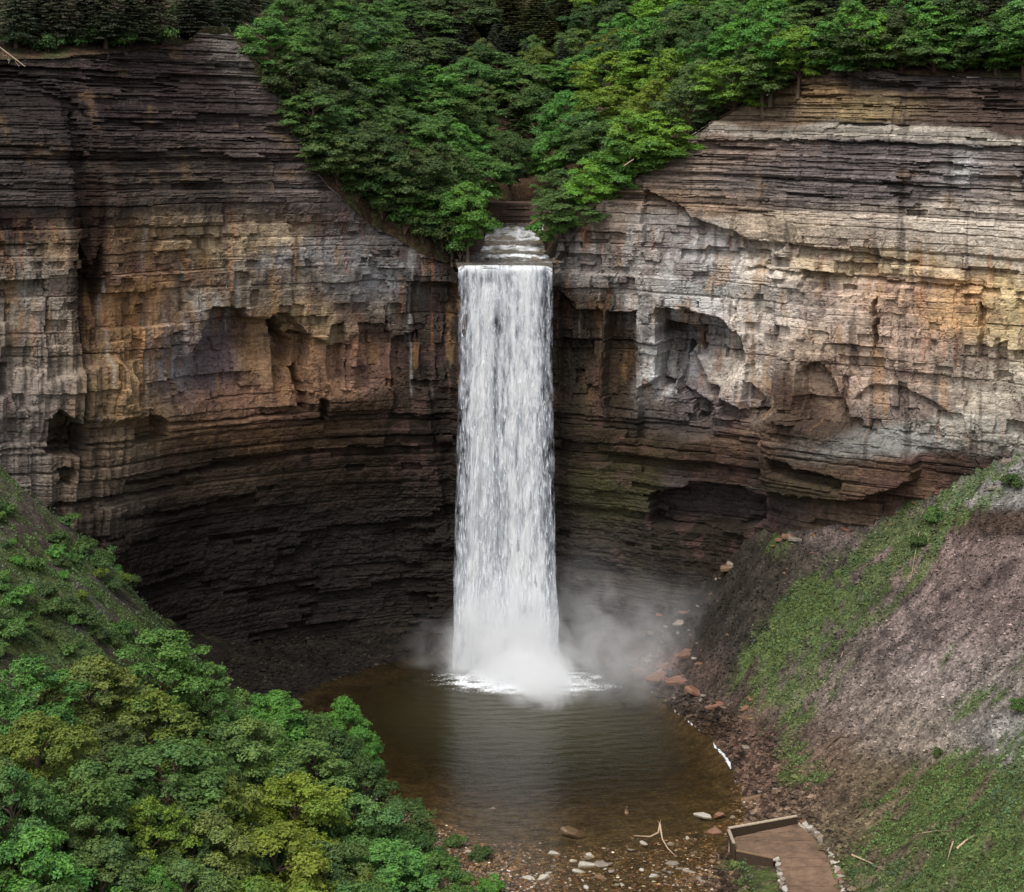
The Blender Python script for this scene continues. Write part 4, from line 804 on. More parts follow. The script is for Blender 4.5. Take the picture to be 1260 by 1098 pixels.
for t_ in range(6000):
    u, v = random.uniform(300, 1270), random.uniform(-25, 290)
    inL, inR = inside(u, v, polyL), inside(u, v, polyR)
    if not (inL or inR): continue
    conif = (u > 560 and u < 720 and v < 60) or (u > 950 and v < 20 and random.random() < .3) or (580 < u < 660 and v < 130 and random.random() < .3)
    md = 31
    if abs(u-628) < 42 and v > 178: continue
    if 655 < u < 700 and v > 225: continue
    if any((u-a)**2+((v-b_)*1.1)**2 < md*md for a, b_ in placed): continue
    placed.append((u, v)); nup += 1
    if conif: upper(u, v, random.uniform(50, 66), random.choice(['dark', 'olive']), 'dark conifer '+beside(u, v, UPM, WT), 'c', random.uniform(10, 13), None, 'dark conifers above the rim')
    else:
        pal = ['dark', 'mid', 'blue', 'bright', 'dark', 'bright', 'mid'] if inL else ['mid', 'bright', 'fresh', 'bright', 'fresh', 'yellow', 'mid', 'dark']  # lighter tints on the group across the creek stand in for sunlight
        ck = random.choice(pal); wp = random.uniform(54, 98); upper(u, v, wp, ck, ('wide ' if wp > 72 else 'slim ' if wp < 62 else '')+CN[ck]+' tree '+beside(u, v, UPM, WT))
for i in range(70):
    x = random.uniform(-55, 60); y = random.uniform(370, 500); z = float(up_h(x, y)); uu, vv = CX+x*F/y, HV+(CAMZ-z-9)*F/y
    if vv < -70 or vv > 200: continue
    ck = random.choice(['dark', 'mid', 'dark', 'blue']); upk = 'c' if i % 2 else 'b'
    put(upk, x, y, z-.3, random.uniform(10, 13), random.uniform(6, 8.5), ck, 'distant '+CN[ck]+(' conifer ' if upk == 'c' else ' tree ')+beside(uu, vv, UPM, ('above', 'below', 'before', 'past', 'far behind')), 'far trees closing the notch')
for (u, v) in ((606, 252), (628, 246), (650, 252), (640, 236), (615, 238)):
    y = 338+random.random()*8; x = (u-CX)*y/F; put('b', x, y, float(up_h(x, y))-.5, 8.5, 6.5, 'dark', 'dark green tree behind the creek bend ledge', 'trees behind the creek bend')
n2 = 0; pl2 = []
for t_ in range(3000):
    u, v = random.uniform(330, 1270), random.uniform(-60, 120)
    if not (inside(u, max(v, -20), polyL) or inside(u, max(v, -20), polyR)) or any((u-a)**2+(v-b_)**2 < 34**2 for a, b_ in pl2): continue
    ys_ = np.linspace(float(np.interp(u, U, TY))+6, 640, 500); d_ = CAMZ-(v-HV)*ys_/F-up_h((u-CX)*ys_/F, ys_); c_ = np.where((d_[:-1] > 0) & (d_[1:] <= 0))[0]
    if len(c_) == 0: continue
    y = float(ys_[c_[0]]); x = (u-CX)*y/F; pl2.append((u, v)); n2 += 1; shady = 480 < u < 700
    ck = random.choice(['dark', 'mid', 'dark', 'olive'] if shady else ['dark', 'mid', 'bright', 'blue']); upk = 'c' if shady and random.random() < .6 else 'b'
    put(upk, x, y, float(up_h(x, y))-.4, random.uniform(10, 13), random.uniform(6.5, 9)*y/300, ck, 'inner '+CN[ck]+(' conifer ' if upk == 'c' else ' tree ')+beside(u, v-30, UPM, ('above', 'below', 'before', 'past', 'at')), 'trees deeper in the wood above the falls')
    if n2 > 110: break
print('upper trees', nup, n2)
# dark conifers along the rims
for (u, v, h, lb) in [(20, -30, 11, 'hemlock at the far corner over the wall with the bare dead stem'), (75, -40, 12, 'dark hemlock in the row over the dark wall, second from the corner'), (130, -35, 12, 'dark hemlock drooping over the dark rim, middle of its row'), (185, -40, 12, 'dark hemlock over the rim between the row and the crag'),
                      (235, -30, 11, 'brownish hemlock drooping just beside the pale crag'), (275, -40, 11, 'hemlock rising directly behind the pale crag'), (300, -50, 11, 'hemlock above the pale crag at the top edge'), (45, -10, 8, 'short hemlock low on the rim near the dead stem'), (160, -5, 8, 'short dark hemlock hugging the rim'), (105, -8, 8, 'squat hemlock overhanging the dark wall'), (250, -6, 8, 'squat brownish hemlock touching the crag')]:
    upper(u, v, 70, 'mid', lb, 'c', h, None, 'hemlocks along the dark rim')
for (u, v, h, lb) in [(1010, -10, 10, 'hemlock beside the bare earth bank'), (1075, -25, 11, 'dark hemlock right of the reddish bank top'), (1130, -20, 11, 'dark hemlock behind the bright rim tree'), (1180, -30, 13, 'dark hemlock over the long pale bed'), (1215, -15, 11, 'brownish hemlock near the corner over the pale wall'), (1250, -20, 12, 'hemlock at the corner over the pale wall'), (1100, 8, 9, 'short hemlock drooping over the rim'), (1195, 12, 9, 'short brownish hemlock with sparse boughs on the rim'), (1240, 20, 8, 'lowest hemlock at the corner rim')]:
    upper(u, v, 66, 'mid', lb.replace('right of', 'by'), 'c', h, None, 'hemlocks along the pale rim')
# shrubs along the rims and on the scree
sh = [(395, 214, 40), (415, 232, 44), (440, 252, 46), (470, 268, 44), (498, 282, 44), (520, 294, 40), (545, 300, 44), (566, 296, 36), (575, 285, 30), (430, 210, 50), (365, 110, 36), (350, 60, 40), (378, 160, 40), (372, 84, 34),
      (690, 246, 46), (712, 236, 50), (738, 214, 50), (765, 184, 54), (800, 150, 54), (830, 124, 54), (858, 110, 50), (888, 92, 46), (915, 76, 46), (750, 236, 34), (775, 210, 34), (805, 176, 34), (670, 284, 26), (690, 276, 30), (708, 270, 26), (725, 238, 30), (745, 222, 34), (760, 200, 40), (785, 190, 34), (812, 165, 36), (835, 140, 40), (865, 120, 40), (895, 104, 36), (925, 88, 40), (660, 270, 24), (950, 70, 34), (985, 62, 30), (1030, 60, 26), (1090, 62, 34), (1140, 60, 34), (1180, 70, 36), (1230, 72, 40),
      (20, 40, 40), (60, 46, 40), (100, 40, 44), (150, 42, 44), (200, 40, 44), (250, 36, 40), (286, 22, 30), (140, 20, 40), (220, 14, 40), (665, 262, 22)]
for n_, (u, v, wpx) in enumerate(sh):
    yc = float(np.interp(u, U, TY)); x, y, zt = find(u, v, up_h, 2.2, yc-.2, yc+40); w = wpx*y/F*1.1
    ck = random.choice(['mid', 'dark', 'mid', 'bright'] if u < 600 or u > 950 else ['bright', 'mid', 'yellow'])
    put('s', x, y, float(up_h(x, y))-.2, w*.7, w, ck, CN[ck]+' brink shrub '+beside(u, v, UPM, ('above', 'below', 'before', 'past', 'at')), 'shrubs along the brink')
for n_, (u, v, wpx, col, lb) in enumerate([(150, 668, 34, 'blue', 'bluish shrub jutting from the slope tip against the black wall'), (126, 660, 26, 'bright', 'bright green shrub at the slope tip beside the wall'), (72, 612, 24, 'blue', 'topmost small shrub under the wall hollow'), (82, 640, 30, 'mid', 'green shrub below the topmost small one'),
    (100, 672, 34, 'mid', 'green shrub in the middle of the brushy strip'), (120, 695, 34, 'dark', 'dark shrub below the jutting bluish one'), (66, 655, 26, 'dark', 'dark shrub beside the pink scree patch'), (42, 690, 30, 'mid', 'green shrub on the open scree'), (140, 720, 30, 'dark', 'dark shrub over the bare grey patch'),
    (20, 730, 40, 'bright', 'wide bright shrub at the foot of the brushy slope'), (60, 745, 36, 'mid', 'mid green shrub under the bare grey patch'), (100, 760, 40, 'dark', 'dark shrub just over the tan tree'), (150, 765, 30, 'mid', 'green shrub next to the highest bright tree'), (10, 770, 44, 'blue', 'bluish shrub above the bluish tree'),
    (592, 1044, 30, 'dark', 'small dark bush standing among the creek stones'), (604, 1085, 36, 'bright', 'bright bush at the lower edge of the creek'), (560, 1030, 30, 'mid', 'green bush on the creek bank beside the wood'), (510, 985, 26, 'dark', 'dark bush at the pool outlet bank'),
    (1245, 590, 30, 'dark', 'shrub high on the pale scree under the wall'), (1150, 628, 30, 'mid', 'low green bush on the green scree band'), (1130, 655, 26, 'dark', 'darker bush lower on the green scree band'), (1255, 860, 30, 'mid', 'bush at the picture edge over the white scree'), (1155, 915, 18, 'dark', 'small dark bush above the grassy slope')]):
    x, y, zt = find(u, v, low_h, 1.2, 150, 262, 236 if u < 700 else 245); 
    if u > 400: x, y, zt = find(u, v, low_h, 1.2, 165, 262)
    w = wpx*y/F*1.1; put('s', x, y, gz(x, y)-.15, w*.65, w, col, lb, 'shrubs on the scree slopes')

BM = [(72, 612, 'topmost small shrub'), (150, 668, 'jutting bluish shrub'), (42, 690, 'open scree'), (110, 725, 'bare grey patch'), (20, 730, 'wide bright shrub'), (66, 655, 'pink scree patch'), (150, 765, 'highest bright tree'), (15, 640, 'brown rock rib'), (60, 790, 'tan tree')]
for i in range(46):
    u = random.uniform(-10, 165); v = random.uniform(600+max(0, u-40)*.6, 800)
    x, y, zt = find(u, v, low_h, 1.2, 150, 245, 232); w = random.uniform(12, 34)*y/F; ck = random.choice(['dark', 'blue', 'mid', 'dark', 'olive', 'bright'])
    put('s', x, y, gz(x, y)-.15, w*random.uniform(.5, .8), w, ck, ('small ' if w < 2.4 else 'spreading ')+CN[ck]+' shrub '+beside(u, v, BM, ('uphill of', 'downhill of', 'this side of', 'past', 'at')), 'shrubs on the scree slopes')
# ------------------------------------------------------------------ ground cover (nobody could count it)
def scatter(n, x0, x1, y0, y1): return rng.uniform(x0, x1, n), rng.uniform(y0, y1, n)
x, y = scatter(420000, -80, 80, 150, 272); vg = gsample(veg, x, y); hz = gsample(Hn, x, y); yw_ = np.interp(CX+x*F/y, U, Yb)
k_ = (rng.random(len(x)) < np.clip(vg-.12, 0, 1)*.8) & (y < yw_-.5) & (hz > .1) & ~((np.abs(x-33) < 4.5) & (y < 208)); x, y, hz = x[k_], y[k_], hz[k_]
k_ = ((CX+x*F/y) > -40) & ((CX+x*F/y) < 1300) & ((HV+(CAMZ-hz)*F/y) < 1120); x, y, hz = x[k_], y[k_], hz[k_]
print('cover', len(x)); n = min(len(x), 130000); x, y, hz = x[:n], y[:n], hz[:n]
cl = vnoise(x*.8, y*.8, 801); c = np.stack([x, y, hz+.05+(.25+.75*sst(cl, .5, .8))*rng.random(n)*(.4+cl)], -1)
V, Fq = leaves(c, np.stack([rng.normal(0, .7, n), rng.normal(0, .7, n)-.25, np.ones(n)], -1), .07+.15*rng.random(n), rng)
tn = (.7+.7*rng.random(n))*(.6+.8*vnoise(x*.25, y*.25, 803)); base_ = np.where((vnoise(x*.08, y*.08, 805) > .5)[:, None], np.array([.085, .16, .045]), np.array([.075, .13, .055]))
o = mesh_from('ground_cover', V, Fq, M_LEAF, False, np.repeat(base_*tn[:, None], 4, 0)); tag(o, 'low green plants spreading over the scree', kind='stuff'); o.color = (1, 1, 1, 1)
# rubble of the scree and shore
def stones_mass(name, x, y, z, s, rgb, label, flat=.6):
    n = len(x); base = np.array([[1, 0, 0], [0, 1, 0], [-1, 0, 0], [0, -1, 0], [0, 0, 1], [0, 0, -1]], float)
    P = base[None]*(.6+.8*rng.random((n, 6, 1)))*s[:, None, None]; P[..., 2] *= flat; a = rng.random(n)*6.28; ca, sa = np.cos(a), np.sin(a)
    X = P[..., 0]*ca[:, None]-P[..., 1]*sa[:, None]; Y = P[..., 0]*sa[:, None]+P[..., 1]*ca[:, None]
    V = np.stack([X+x[:, None], Y+y[:, None], P[..., 2]+z[:, None]], -1).reshape(-1, 3)
    f = np.array([[0, 1, 4], [1, 2, 4], [2, 3, 4], [3, 0, 4], [1, 0, 5], [2, 1, 5], [3, 2, 5], [0, 3, 5]]); Fq = (np.arange(n)[:, None, None]*6+f[None]).reshape(-1, 3)
    o = mesh_from(name, V, Fq, M_GROUND, False, np.repeat(rgb, 6, 0)); return tag(o, label, kind='stuff')
x, y = scatter(150000, 5, 80, 160, 272); hz = gsample(Hn, x, y); yw_ = np.interp(CX+x*F/y, U, Yb); uu = CX+x*F/y; vv = HV+(CAMZ-hz)*F/y
k_ = (y < yw_-.3) & (hz > .05) & (uu < 1290) & (vv < 1115) & (rng.random(len(x)) < .45+.5*(hz < 3)+.35*(vnoise(x*.3, y*.3, 811) > .6)) & ~((np.abs(x-33) < 5) & (y < 209)); x, y, hz = x[k_], y[k_], hz[k_]; n = min(len(x), 46000); x, y, hz = x[:n], y[:n], hz[:n]
gc = gsample(GC, x, y)*(.45+1.6*rng.random(n)**1.8)[:, None]; s = (.05+.30*rng.random(n)**5)*(1+1.0*(hz < 2.5)); print('rubble', n)
x2, y2 = scatter(9000, -46, -6, 250, 284); hz2 = gsample(Hn, x2, y2); k2 = hz2 > -.1; x2, y2, hz2 = x2[k2], y2[k2], hz2[k2]; s2 = .08+.45*rng.random(len(x2))**4; gc2 = gsample(GC, x2, y2)*(.6+1.6*rng.random(len(x2))**2)[:, None]
x, y, hz, s, gc = np.r_[x, x2], np.r_[y, y2], np.r_[hz, hz2], np.r_[s, s2], np.r_[gc, gc2]
stones_mass('rubble', x, y, hz+s*.2, s, gc, 'small angular shale rubble strewn over the scree and shore')
x, y = scatter(80000, -24, 34, 170, 224); hz = gsample(Hn, x, y); uu = CX+x*F/y; vv = HV+(CAMZ-hz)*F/y
k_ = (hz > -.38) & (hz < 1.2) & (vv < 1112) & (rng.random(len(x)) < .5+.4*(hz > -.1)) & ~((x > 25.5) & (y < 208)); x, y, hz = x[k_], y[k_], hz[k_]; n = min(len(x), 24000); x, y, hz = x[:n], y[:n], hz[:n]
pal = np.array([lin((120, 96, 66)), lin((96, 84, 74)), lin((150, 138, 122)), lin((104, 72, 46)), lin((190, 186, 176))]); pi = rng.choice(5, n, p=[.38, .30, .10, .19, .03])
s = .06+.20*rng.random(n)**3.0; stones_mass('pebbles', x, y, hz+s*.25, s, pal[pi]*(.7+.6*rng.random(n))[:, None], 'flat brown and grey pebbles of the shallow outlet stream', .35)

# ------------------------------------------------------------------ single stones
def slab_mesh(seed, flat=.35):
    R = np.random.default_rng(seed); n = 6; a = np.arange(n)*6.28/n+R.normal(0, .28, n); rr = .62+.6*R.random(n); tl = R.normal(0, .22, 2)
    lo_ = np.stack([np.cos(a)*rr*1.0, np.sin(a)*rr, np.full(n, -.5*flat)], -1); mid = lo_*[1.06, 1.06, 0]+[0, 0, flat*.5]; hi_ = lo_*[.9, .9, 0]; hi_[:, 2] = flat*(.85+.3*R.random(n))+hi_[:, 0]*tl[0]+hi_[:, 1]*tl[1]; tp = np.array([[0, 0, flat*1.02]])
    V = np.concatenate([lo_, mid, hi_, tp]); F3 = []
    for i in range(n):
        j = (i+1) % n
        for b_ in (0, n): F3 += [[b_+i, b_+j, b_+n+j], [b_+i, b_+n+j, b_+n+i]]
        F3.append([2*n+i, 2*n+j, 3*n])
    return V, np.array(F3)
SL = [slab_mesh(40+i, .3+.07*(i % 4)) for i in range(7)]
SLM = {}
def stone(x, y, z, sx, sy, sz, mat, label, group, name='stone', parent=None, rz=None):
    k_ = (random.randrange(7), mat.name)
    if k_ not in SLM:
        o_ = mesh_from('stone', *SL[k_[0]], mat); SLM[k_] = o_.data; bpy.data.objects.remove(o_)
    o = bpy.data.objects.new(name, SLM[k_]); COL.objects.link(o); o.location = (x, y, z); o.scale = (sx, sy, sz); o.rotation_euler = (random.gauss(0, .12), random.gauss(0, .12), random.random()*6.28 if rz is None else rz)
    if parent: o.parent = parent
    else: tag(o, label, 'stone', group)
    return o
def onz(u, v, zz=0.0):
    y = (CAMZ-zz)*F/(v-HV); return (u-CX)*y/F, y
def drop(u, v, z=.05):
    x, y = onz(u, v, z); z2 = gz(x, y)
    if z2 > .4:
        for _ in range(6): x, y = onz(u, v, z2); z2 = gz(x, y)
    return x, y, z2
spec = [(704, 1023, 30, M_WETSTONE, 'long flat brown slab lying alone at the pool outlet'), (727, 1052, 14, M_PALE, 'white upright stone at the head of the pale stone cluster'), (722, 1063, 22, M_PALE, 'pale slab in the middle of the white stone cluster'), (741, 1063, 24, M_STONE, 'dark grey slab leaning on the white stone cluster'),
        (651, 1081, 18, M_PALE, 'white slanted stone beside a white and rust block'), (668, 1080, 16, M_PALE, 'white block with a rusty side in the creek'), (826, 1062, 18, M_STONE, 'dark grey stone near the end of the forked branch'), (805, 1077, 16, M_PALE, 'flat pale stone below the dark grey one in the creek'), (712, 1071, 16, M_PALE, 'low pale stone at the foot of the white cluster'),
        (706, 1058, 12, M_PALE, 'small pale stone beside the white upright one'), (682, 1049, 14, M_PALE, 'pale flat stone upstream of the white cluster'), (925, 985, 24, M_BROWNWOOD, 'tilted tan slab on the shore beside the upright post'), (937, 975, 14, M_STONE, 'grey block on the shore above the tan slab'), (945, 953, 12, M_REDSTONE, 'rounded reddish stone on the shore rubble'),
        (866, 1003, 24, M_PALE, 'long pale slab at the water edge near the platform'), (884, 1002, 16, M_REDSTONE, 'reddish stone next to the long pale slab'), (878, 1023, 22, M_REDSTONE, 'flat reddish slab touching the platform corner'), (902, 1004, 8, M_PALE, 'tiny white stone above the platform wall'), (900, 1077, 18, M_WETSTONE, 'brown slab on the grass beneath the platform'), (606, 994, 10, M_STONE, 'small stone at the near edge of the deep pool'),
        (886, 780, 10, M_PALE, 'pale stone on the dark scree above the shore'), (922, 801, 7, M_PALE, 'tiny pale stone high on the dark scree'), (790, 826, 26, M_REDSTONE, 'reddish ledge stone at the far tip of the shore'), (812, 838, 34, M_REDSTONE, 'large reddish ledge slab on the misty shore'), (836, 851, 36, M_REDSTONE, 'large reddish slab above the foam line'), (858, 868, 34, M_REDSTONE, 'reddish slab over the curve of the foam line'), (880, 882, 26, M_REDSTONE, 'brown red slab at the end of the foam line'),
        (820, 822, 26, M_REDSTONE, 'reddish slab in the mist above the ledge'), (845, 838, 26, M_REDSTONE, 'mottled reddish slab behind the shore ledge'), (800, 815, 20, M_STONE, 'dull stone in the mist behind the shore tip')]
for (u, v, wpx, m_, lb) in spec:
    x, y, z = drop(u, v); s = wpx*y/F/2; stone(x, y, max(z, -.12), s, s*.6, s*.6, m_, lb, 'single stones on the gorge floor', rz=random.gauss(0, .3))
SM = [(a[0], a[1], a[4].split(' in the')[0].split(' at the')[0].split(' near')[0].split(' beside')[0].split(' lying')[0].split(' above')[0].split(' on the')[0].split(' next')[0].split(' leaning')[0].split(' touching')[0]) for a in spec]+[(806, 1030, 'forked branch'), (771, 998, 'tan stump'), (560, 1040, 'wooded bank'), (590, 1044, 'dark bush in the creek'), (540, 1005, 'bushy outlet bank'), (620, 1020, 'gravel spit'), (760, 1095, 'bottom edge of the picture')]
WS = ('upstream of', 'downstream of', 'on the wooded side of', 'on the platform side of', 'touching')
def szw(w): return 'tiny' if w < 5.5 else 'small' if w < 9 else 'larger'
cnt = 0
for i in range(1500):
    u, v = random.uniform(520, 890), random.triangular(1000, 1112, 1080); x, y = onz(u, v, 0); z = gz(x, y)
    if z > 1.0 or z < -.45 or (x > 25 and y < 208): continue
    wpx = 4+11*random.random()**2.2; s = wpx*y/F/2; r_ = random.random()
    if r_ < .16+.2*(680 < u < 800): stone(x, y, max(z, -.06), s, s*.6, s*.55, M_PALE, szw(wpx)+' pale stone '+beside(u, v, SM, WS), 'pale stones in the creek')
    else: stone(x, y, max(z, -.10), s, s*.7, s*.5, (mm_ := random.choice([M_WETSTONE, M_STONE, M_WETSTONE])), szw(wpx)+(' grey' if mm_ is M_STONE else ' wet brown')+' stone '+beside(u, v, SM, WS), 'dull stones in the creek')
    cnt += 1
    if cnt >= 135: break
for i in range(85):
    u, v = random.choice([(random.uniform(885, 960), random.uniform(880, 1005)), (random.uniform(790, 900), random.uniform(800, 890))]); x, y, z = drop(u, v)
    if z < 0.02 or z > 12: continue
    wpx = 4+12*random.random()**2; s = wpx*y/F/2; mm_ = random.choice([M_REDSTONE, M_STONE, M_WETSTONE, M_REDSTONE]); stone(x, y, z, s, s*.8, s*.55, mm_, szw(wpx)+{'reddish_stone': ' reddish', 'grey_stone': ' grey', 'brown_wet_stone': ' brown'}[mm_.name]+' slab '+beside(u, v, SM+[(958, 994, 'upright post'), (900, 930, 'inner bend of the shore'), (925, 900, 'foot of the dark scree'), (920, 950, 'driftwood rubble')], ('uphill of', 'downhill of', 'on the pool side of', 'on the scree side of', 'touching')), 'rubble slabs along the shore')

# ------------------------------------------------------------------ driftwood and fallen stems
def stick(name, pts, r0, r1, mat, label, cat, group=None, twigs=0):
    parts = []; n = len(pts); parts.append(tube(pts, np.linspace(r0, r1, n)))
    for i in range(twigs):
        a = np.array(pts[0])+(np.array(pts[-1])-np.array(pts[0]))*(.3+.6*i/twigs); parts.append(tube([a, a+[random.uniform(-.5, .5), 0, random.uniform(-.9, -.3)], a+[random.uniform(-.8, .8), .1, random.uniform(-1.5, -.7)]], [r1, r1*.7, r1*.4]))
    v_, f_ = merge(parts); c0 = v_.mean(0); o = mesh_from(name, v_-c0, f_, mat, True); o.location = c0; return tag(o, label, cat, group)
def gp3(u, v, dz=.1): x, y, z = drop(u, v); return [x, y, max(z, 0)+dz]
p0 = gp3(812, 1018, .45)
brp = [tube([gp3(780, 1029, .1), gp3(800, 1031, .2), gp3(810, 1027, .3), p0], [.05, .08, .1, .12]), tube([p0, gp3(815, 1035, .3), gp3(822, 1046, .2), gp3(832, 1055, .1)], [.12, .1, .08, .04]), tube([p0, [p0[0]-.3, p0[1], p0[2]+.5]], [.06, .02]), tube([p0, [p0[0]+.15, p0[1]+.1, p0[2]+.6]], [.06, .02])]
v_, f_ = merge(brp); c0 = v_.mean(0); o = mesh_from('forked_branch', v_-c0, f_, M_DRIFT, True); o.location = c0; tag(o, 'bleached forked branch stranded in the shallow creek', 'branch')
GL = 'fallen stems on the scree'
for (a, b_, r_, m_, lb) in [((1035, 1020), (1060, 1038), .14, M_BROWNWOOD, 'brown log lying on the slope just past the stone wall'), ((1048, 1053), (1094, 1076), .10, M_DRIFT, 'long thin pale log on the grass below the brown one'), ((1015, 924), (1037, 909), .12, M_BROWNWOOD, 'brown stem lying up the open scree'),
                            ((1018, 888), (1037, 874), .08, M_DRIFT, 'pale thin branch on the scree above the brown stem'), ((1120, 852), (1136, 838), .05, M_DRIFT, 'tiny pale stick high on the pink scree'), ((1173, 1040), (1166, 1060), .10, M_DRIFT, 'crooked white branch on the grassy slope'), ((1135, 1026), (1170, 1026), .05, M_DRIFT, 'thin stick lying level on the grassy slope'), ((1052, 1008), (1066, 1000), .12, M_BROWNWOOD, 'short stub of log near the platform slope'), ((1178, 1045), (1200, 1032), .14, M_DRIFT, 'grey stem half sunk in the grassy slope')]:
    A_, B_ = np.array(gp3(*a)), np.array(gp3(*b_)); M_ = (A_+B_)/2+[0, 0, .15]; stick('fallen_log', [A_, M_, B_], r_, r_*.6, m_, lb, 'log', GL)
x, y, z = drop(958, 994); stick('wooden_post', [[x, y, z-.3], [x, y, z+1.0], [x+.02, y, z+2.1]], .17, .15, M_BROWNWOOD, 'short weathered upright post on the shore above the platform', 'post')
stick('dead_stem', [uvY(-30, 38, 236), uvY(2, 60, 236.5), uvY(31, 82, 237)], .16, .05, M_DRIFT, 'bare pale dead stem slanting out over the dark wall', 'dead tree', None, 5)
stick('leaning_trunk', [uvY(652, 276, 284), uvY(662, 270, 284), uvY(673, 262, 284.5)], .22, .14, M_BROWNWOOD, 'tan broken trunk leaning over the creek by the lip', 'log')
stick('leaning_trunk', [uvY(768, 204, 274), uvY(780, 196, 274.5)], .12, .08, M_DRIFT, 'pale broken stem leaning on the crumbling rim', 'log')
stick('orange_stump', [uvY(771, 1001, 213.5), uvY(771, 993, 213.5)], .3, .2, M_BROWNWOOD, 'short tan stump standing in the shallow pool outlet', 'stump')

# ------------------------------------------------------------------ viewing platform
PL = empty('viewing_platform', (33, 195, 1.5)); tag(PL, 'sandy paved viewing platform with low walls beside the creek', 'platform')
ox, oy = 33, 195
Zf = 1.6
def onf(u, v, z=Zf): x, y = onz(u, v, z); return x, y
leftE = [onf(898, 1031), onf(905, 1046), onf(955, 1056), onf(960, 1078), onf(967, 1098), onf(976, 1150)]
rightE = [onf(981, 1014), onf(1000, 1028), onf(1018, 1052), onf(1030, 1080), onf(1036, 1100), onf(1040, 1150)]
def along(E, t):
    a = np.array(E); c = np.concatenate([[0], np.cumsum(np.hypot(*np.diff(a, axis=0).T))]); q_ = t*c[-1]; return np.array([np.interp(q_, c, a[:, 0]), np.interp(q_, c, a[:, 1])])
def prism(name, P, z0, z1, mat, parent, off=(0, 0)):
    P = np.array(P, float)-[off[0], off[1]]; n = len(P); V = np.concatenate([np.c_[P, np.full(n, z0)], np.c_[P, np.full(n, z1)]])
    bm_ = bpy.data.meshes.new(name); fs = [list(range(n, 2*n)), list(range(n-1, -1, -1))]+[[i, (i+1) % n, n+(i+1) % n, n+i] for i in range(n)]
    bm_.from_pydata(V.tolist(), [], fs); bm_.materials.append(mat); bm_.update(); o = bpy.data.objects.new(name, bm_); COL.objects.link(o); o.parent = parent; return o
zb = -PL.location.z
# base of the deck
outl = leftE+rightE[::-1]; prism('base', outl, zb+.2, zb+Zf-.12, M_PARAPET, PL, (ox, oy))
# paving courses with gently wavy joints: the far courses follow the top wall, the near ones cross the walkway
topL = np.array(leftE[0]); courses = 17
def edge(i):
    t = i/courses
    # joints fan from the far wall to the near end
    yv = leftE[0][1]+1.2-(leftE[0][1]+1.2-179.5)*t
    pts_ = []
    for k_ in range(9):
        pts_.append(k_/8)
    return yv
import itertools
LE = np.array(leftE); RE = np.array([leftE[0]]+rightE)
ord_l = LE[::-1]; 
def xl_at(y): return float(np.interp(y, LE[::-1, 1], LE[::-1, 0]))
def xr_at(y): return float(np.interp(y, RE[::-1, 1], RE[::-1, 0]))
ymax = rightE[0][1]; ycs = np.linspace(180.3, ymax, 24)
for i in range(23):
    y0, y1 = ycs[i], ycs[i+1]; pts_a, pts_b = [], []
    xa0, xa1 = xl_at(y0), xr_at(y0); xb0, xb1 = xl_at(y1), xr_at(y1)
    if y0 > leftE[0][1]: xa0 = float(np.interp(y0, [leftE[0][1], ymax], [leftE[0][0], rightE[0][0]]))
    if y1 > leftE[0][1]: xb0 = float(np.interp(y1, [leftE[0][1], ymax], [leftE[0][0], rightE[0][0]]))
    xa1 = float(np.interp(y0, np.array(rightE)[::-1, 1], np.array(rightE)[::-1, 0])); xb1 = float(np.interp(y1, np.array(rightE)[::-1, 1], np.array(rightE)[::-1, 0]))
    if xb1-xb0 < .3: xb0 = xb1-.3
    wob = lambda x_, j_: .16*math.sin(x_*1.3+j_*.9)+.08*math.sin(x_*2.9+j_)
    for k_ in range(9):
        f = k_/8; xa = xa0+(xa1-xa0)*f; xb = xb0+(xb1-xb0)*f
        pts_a.append((xa, y0+.02+wob(xa, i)*min(1, 4*f*(1-f)+.3))); pts_b.append((xb, y1-.02+wob(xb, i+1)*min(1, 4*f*(1-f)+.3)))
    prism('paving_course', pts_a+pts_b[::-1], zb+Zf-.118, zb+Zf+.03*(i % 2)-.002*i+.02*math.sin(i*2.1), M_PAVING, PL, (ox, oy))
def wall(name, a, b_, z0, z1, th, mat, cmat, ext=.06):
    a, b_ = np.array(a, float), np.array(b_, float); d = (b_-a)/np.linalg.norm(b_-a); nn = np.array([-d[1], d[0]])
    w_ = prism(name, [a-nn*th/2, b_-nn*th/2, b_+nn*th/2, a+nn*th/2], zb+z0, zb+z1, mat, PL, (ox, oy))
    e = th/2+ext; c_ = prism('coping', [a-nn*e-d*ext, b_-nn*e+d*ext, b_+nn*e+d*ext, a+nn*e-d*ext], z1+zb+.002, z1+zb+.12, cmat, PL, (ox, oy)); c_.parent = w_; return w_
A_ = onf(897, 1027); B_ = onf(980, 1012); F_ = onf(905, 1046); 
wall('parapet', A_, B_, .3, 2.35, .32, M_PARAPET, M_COPING); wall('parapet', (A_[0]-.1, A_[1]-.5), (F_[0]-.2, F_[1]+.0), .0, 2.35, .25, M_PARAPET, M_COPING)
wall('edge_beam', (F_[0]+.1, F_[1]-.25), (leftE[2][0]-.3, leftE[2][1]-.1), -.1, 1.58, .25, M_PARAPET, M_BROWNWOOD, .02)
for q_ in ((897, 1049), (903, 1056)):
    a = np.array([*onf(*q_, .1), 0]); v_, f_ = tube([[a[0]-ox, a[1]-oy, zb+0], [a[0]-ox+.1, a[1]-oy+.1, zb+1.5]], [.09, .09]); mesh_from('strut', v_, f_, M_DRIFT, False, parent=PL)
